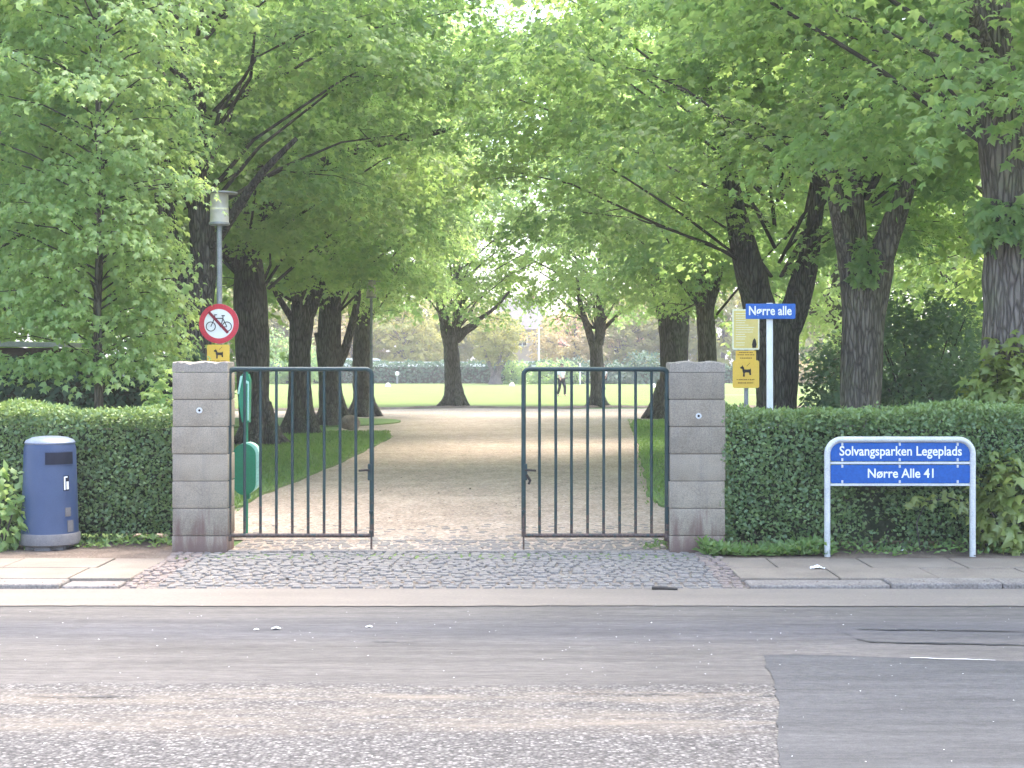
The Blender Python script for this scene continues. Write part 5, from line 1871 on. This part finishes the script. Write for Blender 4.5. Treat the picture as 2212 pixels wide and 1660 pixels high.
for i, (x, d, kind, rot, s, zs, lab) in enumerate(FT):
    X = gx(x, d)
    t = thing('far_tree', Vector((X, d, 0)), lab, 'tree', 'trees beyond the lawn')
    mb = MB()
    if i == 0:
        for k in range(5):
            a = k * 1.3
            mb.tube([(X + 0.15 * math.cos(a), d + 0.15 * math.sin(a), -0.1), (X + 0.35 * math.cos(a), d + 0.3 * math.sin(a), 1.2), (X + 1.5 * math.cos(a), d + math.sin(a), 3.4)], [0.24, 0.16, 0.06], 8, True, 0.05, k)
        mb.lathe([(0.75, -0.05), (0.55, 0.3), (0.4, 0.9)], X, d, 14)
    else:
        mb.tube([(X, d, -0.1), (X, d, 1.5), (X + 0.2, d, 4.0), (X, d, 7 * zs)], [0.35, 0.26, 0.2, 0.06], 10, True, 0.06, i)
    mb.build('trunk', M['bark_light'], t, True)
    me, twd = crown_for(kind)
    for nm, dat in (('crown', me), ('twigs', twd)):
        c = obj_from(dat, nm, t, Vector((0, 0, 1.6 if i == 0 else 0)))
        c.rotation_euler = (0, 0, rot)
        c.scale = (s, s, zs)


def house(x0, x1, d, depth, eaves, ridge, wallm, roofm, label, wins, plinth=True):
    X0, X1 = x0, x1
    t = thing('house', Vector(((X0 + X1) / 2, d + depth / 2, 0)), label, 'house')
    mb = MB()
    mb.box(X0, X1, d, d + depth, -0.1, eaves)
    mb.build('wall', wallm, t)
    if plinth:
        mb = MB()
        mb.box(X0 - 0.03, X1 + 0.03, d - 0.05, d + depth + 0.03, -0.1, 2.2)
        mb.build('plinth', M['wall_white'], t)
    mb = MB()
    o = 0.4
    ym = d + depth / 2
    mb.v = [(X0 - o, d - o, eaves - 0.15), (X1 + o, d - o, eaves - 0.15), (X1 + o, d + depth + o, eaves - 0.15), (X0 - o, d + depth + o, eaves - 0.15), (X0 - o, ym, ridge), (X1 + o, ym, ridge)]
    mb.f = [(0, 1, 5, 4), (2, 3, 4, 5), (0, 4, 3), (1, 2, 5), (0, 3, 2, 1)]
    rf = mb.build('roof', roofm, t)
    mb = MB()
    mb.box((X0 + X1) / 2 + 1.0, (X0 + X1) / 2 + 1.7, ym - 0.4, ym + 0.4, ridge - 1.0, ridge + 0.9)
    mb.build('chimney', M['roof_red'], rf)
    for (wx, wz, ww, wh) in wins:
        mb = MB()
        b = 0.09
        xa, xb, za, zb = wx - ww / 2, wx + ww / 2, wz - wh / 2, wz + wh / 2
        mb.box(xa, xb, d - 0.06, d + 0.02, zb - b, zb)
        mb.box(xa, xb, d - 0.1, d + 0.02, za, za + b)
        for xx in (xa, wx - b / 2, xb - b):
            mb.box(xx, xx + b, d - 0.055, d + 0.02, za + b, zb - b)
        w = mb.build('window', M['sign_white'], t)
        mb = MB()
        mb.box(xa + 0.02, xb - 0.02, d - 0.025, d + 0.01, za + 0.05, zb - 0.05)
        mb.build('pane', M['pane'], w)
    return t


HD = 165.0
hx = gx(1128, HD)
house(gx(1080, HD), gx(1166, HD), HD, 9, 5.9, 9.4, M['wall_beige'], M['roof_grey'], 'beige rendered house with a white window beyond the far hedge',
      [(gx(1128, HD), 4.6, 1.15, 1.5), (gx(1089, HD), 4.6, 1.0, 1.5), (gx(1158, HD), 4.6, 0.8, 1.5)])
house(gx(1180, 190), gx(1400, 190), 190, 9, 4.2, 8.3, M['wall_white'], M['roof_red'], 'house with a red tiled roof half hidden by pinkish trees', [(gx(1215, 190), 2.7, 1.4, 1.3), (gx(1330, 190), 2.7, 1.4, 1.3)], False)
house(gx(600, 178), gx(790, 178), 178, 9, 4.6, 8.6, M['wall_beige'], M['roof_grey'], 'grey-roofed house glimpsed between the dark trunks', [(gx(760, 178), 3.0, 1.3, 1.3), (gx(700, 178), 3.0, 1.3, 1.3)])

# white garden wall behind the far hedge
t = thing('garden_wall', Vector((gx(960, 139), 139, 0)), 'low white garden wall showing just above the far dark hedge', 'wall')
mb = MB()
mb.box(gx(700, 139), gx(1180, 139), 138.9, 139.15, -0.1, 1.98)
mb.build('wall', M['wall_white'], t)
mb = MB()
mb.box(gx(700, 139) - 0.05, gx(1180, 139) + 0.05, 138.82, 139.22, 1.985, 2.06)
mb.build('coping', M['wall_white'], t)

# parked white van behind the hedge
VDp = 145.0
vx0, vx1 = gx(742, VDp), gx(849, VDp)
t = thing('parked_van', Vector(((vx0 + vx1) / 2, VDp + 0.9, 0)), 'white van parked beyond the far hedge', 'van')
mb = MB()
mb.slab([(vx0, 0.4), (vx1 - 0.1, 0.4), (vx1, 0.6), (vx1 - 0.05, 1.15), (vx1 - 0.9, 1.35), (vx1 - 1.35, 2.3), (vx1 - 1.6, 2.42), (vx0 + 0.1, 2.42), (vx0, 2.3)], VDp, VDp + 1.8)
mb.build('body', M['van'], t)
mb = MB()
mb.slab([(vx1 - 1.0, 1.42), (vx1 - 1.38, 2.2), (vx1 - 2.0, 2.2), (vx1 - 2.0, 1.42)], VDp - 0.012, VDp + 0.05)
mb.build('side_window', M['pane'], t)
for xx in (vx0 + 0.9, vx1 - 0.9):
    mb = MB()
    mb.ring(xx, 0.33, 0.001, 0.33, VDp - 0.02, VDp + 0.2, 24)
    mb.build('wheel', M['rubber'], t)

# pale pole beside the far house, thin white posts and markers along the field
d = 140
X = gx(1164, d)
t = thing('flagpole', Vector((X, d, 0)), 'tall white pole standing in front of the far beige house', 'pole')
mb = MB()
mb.tube([(X, d, -0.1), (X, d, 3.0), (X, d, hz(670, d))], [0.1, 0.09, 0.05], 10)
mb.build('pole', M['sign_white'], t, True)
mb = MB()
mb.lathe([(0.0, hz(670, d)), (0.09, hz(669, d)), (0.09, hz(667, d)), (0.0, hz(666, d))], X, d, 12, False)
mb.build('finial', M['sign_white'], t, True)
for x, d, lab in ((628, 130, 'thin white post before the far hedge, seen between gate bars and trunk'), (1253, 128, 'thin white post on the lawn edge next to the gate leaf stile'), (1108, 0, None)):
    if not lab:
        continue
    X = gx(x, d)
    t = thing('white_post', Vector((X, d, 0)), lab, 'post', 'thin white posts along the lawn')
    mb = MB()
    mb.tube([(X, d, -0.1), (X, d, 1.0), (X, d, 1.78)], 0.06, 8)
    mb.build('post', M['sign_white'], t, True)
    mb = MB()
    mb.lathe([(0.07, 1.78), (0.07, 1.82), (0.01, 1.86)], X, d, 10)
    mb.build('cap', M['sign_white'], t, True)
X, d = gx(858, 132), 132
t = thing('bollard_light', Vector((X, d, 0)), 'short grey post with a round white top in front of the far hedge', 'bollard light')
mb = MB()
mb.tube([(X, d, -0.05), (X, d, 0.6), (X, d, 0.75)], 0.09, 10)
mb.build('post', M['lampmetal'], t, True)
mb = MB()
mb.lathe([(0.02, 0.75), (0.16, 0.82), (0.2, 0.95), (0.16, 1.08), (0.02, 1.15)], X, d, 14)
mb.build('globe', M['sign_white'], t, True)
for x, y, lab in ((838, 834, 'pale marker disc on the lawn between the trunks and the single forked tree'), (1106, 833, 'pale marker disc on the lawn below the light green bush'), (1412, 836, 'pale marker disc on the lawn seen through the open gate leaf')):
    d = (EYE - 0.1) * F / (y - HY)
    X = gx(x, d)
    mb = MB()
    mb.lathe([(0.24, 0.05), (0.22, 0.13), (0.12, 0.3), (0.07, 0.34)], X, d, 18)
    o = mb.build('marker_cone', M['paleedge'], smooth=True, origin=Vector((X, d, 0.05)))
    tag(o, lab, 'marker cone', 'pale markers on the lawn')

# shed with a felt roof beyond the bin-side hedges
sd = 24.0
t = thing('shed', Vector((gx(40, sd), sd + 1.2, 0)), 'low timber shed with a pale felt roof edge behind the young tree', 'shed')
mb = MB()
mb.box(gx(-160, sd), gx(118, sd), sd, sd + 2.4, -0.05, hz(752, sd))
mb.build('wall', M['timber'], t)
mb = MB()
a_, b_ = gx(-170, sd), gx(138, sd)
mb.v = [(a_, sd - 0.25, hz(736, sd)), (b_, sd - 0.25, hz(742, sd)), (b_, sd + 2.6, hz(738, sd)), (a_, sd + 2.6, hz(730, sd)), (a_, sd - 0.25, hz(748, sd)), (b_, sd - 0.25, hz(750, sd)), (b_, sd + 2.6, hz(748, sd)), (a_, sd + 2.6, hz(742, sd))]
mb.f = [(0, 1, 2, 3), (4, 7, 6, 5), (0, 4, 5, 1), (1, 5, 6, 2), (2, 6, 7, 3), (3, 7, 4, 0)]
mb.build('roof', M['felt'], t)


# ------------------------------------------------------------------ two people far out on the lawn
def person(x, d, label, face, stride, top_m, leg_m, hair_m, skin_m):
    X = gx(x, d)
    t = thing('person', Vector((X, d, 0.05)), label, 'person')

    def skin(name, vs, es, rad, mat, root=0):
        me = bpy.data.meshes.new(name)
        me.from_pydata(vs, es, [])
        o = bpy.data.objects.new(name, me)
        COL.objects.link(o)
        o.parent = t
        o.rotation_euler = (0, 0, face)
        md = o.modifiers.new('skin', 'SKIN')
        for i, r in enumerate(rad):
            me.skin_vertices[0].data[i].radius = r
            me.skin_vertices[0].data[i].use_root = (i == root)
        sub = o.modifiers.new('sub', 'SUBSURF')
        sub.levels = sub.render_levels = 2
        dg = bpy.context.evaluated_depsgraph_get()
        dg.update()
        m2 = bpy.data.meshes.new_from_object(o.evaluated_get(dg))
        o.modifiers.clear()
        o.data = m2
        m2.materials.append(mat)
        m2.polygons.foreach_set('use_smooth', [True] * len(m2.polygons))
        return o
    s = stride
    J = dict(pelvis=(0, 0, .92), waist=(0, 0, 1.08), chest=(0.02, 0, 1.3), neck=(0.02, 0, 1.46), head0=(0.03, 0, 1.54), head1=(0.05, 0, 1.66),
             shl=(0.02, .17, 1.39), shr=(0.02, -.17, 1.39), ell=(-.06 - s * .1, .22, 1.13), elr=(.0 + s * .1, -.22, 1.13), wl=(.0 - s * .1, .23, .9), wr=(.14 + s * .12, -.21, .92), hl=(.02 - s * .1, .23, .82), hr=(.2 + s * .12, -.2, .86),
             hipl=(0, .09, .88), hipr=(0, -.09, .88), kl=(.06 + s * .22, .1, .49), kr=(.02 - s * .1, -.1, .49), al=(s * .3, .1, .09), ar=(-.02 - s * .36, -.1, .11), tl=(.15 + s * .3, .1, .03), tr=(.1 - s * .34, -.1, .03))
    names = list(J)
    E = [('pelvis', 'waist'), ('waist', 'chest'), ('chest', 'neck'), ('neck', 'head0'), ('head0', 'head1'), ('chest', 'shl'), ('chest', 'shr'), ('shl', 'ell'), ('shr', 'elr'), ('ell', 'wl'), ('elr', 'wr'), ('wl', 'hl'), ('wr', 'hr'),
         ('pelvis', 'hipl'), ('pelvis', 'hipr'), ('hipl', 'kl'), ('hipr', 'kr'), ('kl', 'al'), ('kr', 'ar'), ('al', 'tl'), ('ar', 'tr')]
    RD = dict(pelvis=(.13, .11), waist=(.12, .1), chest=(.13, .11), neck=(.055, .055), head0=(.08, .085), head1=(.09, .1), shl=(.06, .06), shr=(.06, .06), ell=(.042, .042), elr=(.042, .042), wl=(.03, .03), wr=(.03, .03), hl=(.035, .022), hr=(.035, .022),
              hipl=(.095, .095), hipr=(.095, .095), kl=(.062, .062), kr=(.062, .062), al=(.042, .042), ar=(.042, .042), tl=(.04, .03), tr=(.04, .03))
    skin('body', [J[n] for n in names], [(names.index(a), names.index(b)) for a, b in E], [RD[n] for n in names], skin_m)

    def part(name, keys, edges, grow, mat, root=0):
        skin(name, [J[k] for k in keys], [(keys.index(a), keys.index(b)) for a, b in edges], [tuple(r + grow for r in RD[k]) for k in keys], mat, root)
    part('shirt', ['chest', 'waist', 'pelvis', 'shl', 'shr', 'ell', 'elr'], [('chest', 'waist'), ('waist', 'pelvis'), ('chest', 'shl'), ('chest', 'shr'), ('shl', 'ell'), ('shr', 'elr')], 0.02, top_m)
    part('trousers', ['pelvis', 'hipl', 'hipr', 'kl', 'kr', 'al', 'ar'], [('pelvis', 'hipl'), ('pelvis', 'hipr'), ('hipl', 'kl'), ('hipr', 'kr'), ('kl', 'al'), ('kr', 'ar')], 0.022, leg_m)
    mb = MB()
    hx_, hy_, hz_ = 0.03, 0, 1.68
    for i in range(7):
        for k in range(12):
            a, b = 2 * PI * k / 12, PI / 2 * i / 6
            mb.v.append((hx_ + 0.118 * math.cos(a) * math.cos(b), hy_ + 0.105 * math.sin(a) * math.cos(b), hz_ - 0.02 + 0.1 * math.sin(b)))
    for i in range(6):
        for k in range(12):
            mb.f.append((i * 12 + k, i * 12 + (k + 1) % 12, (i + 1) * 12 + (k + 1) % 12, (i + 1) * 12 + k))
    h = mb.build('hair', hair_m, None, True)
    h.parent = t
    h.rotation_euler = (0, 0, face)


M['skin'] = surf('skin', (0.42, 0.25, 0.18), (0.46, 0.28, 0.2), 9, 0.6, 0.0)
M['cloth_white'] = surf('white_cotton', (0.62, 0.63, 0.66), (0.7, 0.7, 0.72), 14, 0.9, 0.1)
M['cloth_dark'] = surf('dark_cloth', (0.018, 0.018, 0.022), (0.03, 0.03, 0.034), 14, 0.9, 0.1)
M['hair'] = surf('brown_hair', (0.05, 0.035, 0.025), (0.08, 0.055, 0.04), 30, 0.7, 0.1)
person(1213, 78, 'person in a white top and black trousers walking on the lawn behind the gate leaf', R(-60), 0.55, M['cloth_white'], M['cloth_dark'], M['hair'], M['skin'])
person(1305, 91, 'person in a pale top and dark trousers half hidden by the forked tree', R(200), 0.2, M['cloth_white'], M['cloth_dark'], M['hair'], M['skin'])

# ------------------------------------------------------------------ light
HAZE = 0.0011
SUN_EL, SUN_AZ = R(68), R(35)   # azimuth measured from +Y (along the avenue) towards +X
w = bpy.data.worlds.new('World')
sc.world = w
w.use_nodes = True
nt = w.node_tree
bg = nt.nodes['Background']
sky = nt.nodes.new('ShaderNodeTexSky')
sky.sky_type = 'NISHITA'
sky.sun_disc = False
sky.sun_elevation = SUN_EL
sky.sun_rotation = SUN_AZ
sky.air_density = 1.0
sky.dust_density = 4.0
sky.ozone_density = 1.0
nt.links.new(sky.outputs[0], bg.inputs['Color'])
bg.inputs['Strength'].default_value = 0.15
sl = bpy.data.lights.new('sun', 'SUN')
sl.energy = 0.5
sl.angle = R(40)
sl.color = (1.0, 0.95, 0.86)
so = bpy.data.objects.new('sun', sl)
COL.objects.link(so)
dirv = Vector((math.sin(SUN_AZ) * math.cos(SUN_EL), math.cos(SUN_AZ) * math.cos(SUN_EL), math.sin(SUN_EL)))
so.rotation_euler = dirv.to_track_quat('Z', 'Y').to_euler()
so.location = (0, 0, 40)

# thin added haze, stands in for lens glare: closed box round everything
hm = bpy.data.materials.new('veil_haze')
hm.use_nodes = True
hn = hm.node_tree
hn.nodes.remove(hn.nodes['Principled BSDF'])
pv = hn.nodes.new('ShaderNodeVolumePrincipled')
pv.inputs['Color'].default_value = (1.0, 0.97, 0.93, 1)
pv.inputs['Density'].default_value = HAZE
hn.links.new(pv.outputs[0], hn.nodes['Material Output'].inputs['Volume'])
mb = MB()
mb.box(-750, 750, -40, 950, -1.2, 24)
tag(mb.build('haze', hm), kind='stuff')

# ------------------------------------------------------------------ camera
cam = bpy.data.cameras.new('camera')
co = bpy.data.objects.new('camera', cam)
COL.objects.link(co)
co.location = (0, 0, EYE)
co.rotation_euler = (R(90), 0, 0)
cam.sensor_width = 36
cam.lens = 36 * F / 2212
cam.shift_y = -40 / 2212
cam.clip_start = 0.1
cam.clip_end = 3000
sc.camera = co

sc.view_settings.view_transform = 'Standard'
sc.view_settings.look = 'None'
sc.view_settings.exposure = 2.95
sc.view_settings.gamma = 1
sc.cycles.max_bounces = 12
sc.cycles.diffuse_bounces = 8
sc.cycles.glossy_bounces = 2
sc.cycles.transmission_bounces = 8
sc.cycles.transparent_max_bounces = 6
sc.cycles.use_denoising = True
sc.cycles.sample_clamp_indirect = 8
sc.cycles.use_adaptive_sampling = True
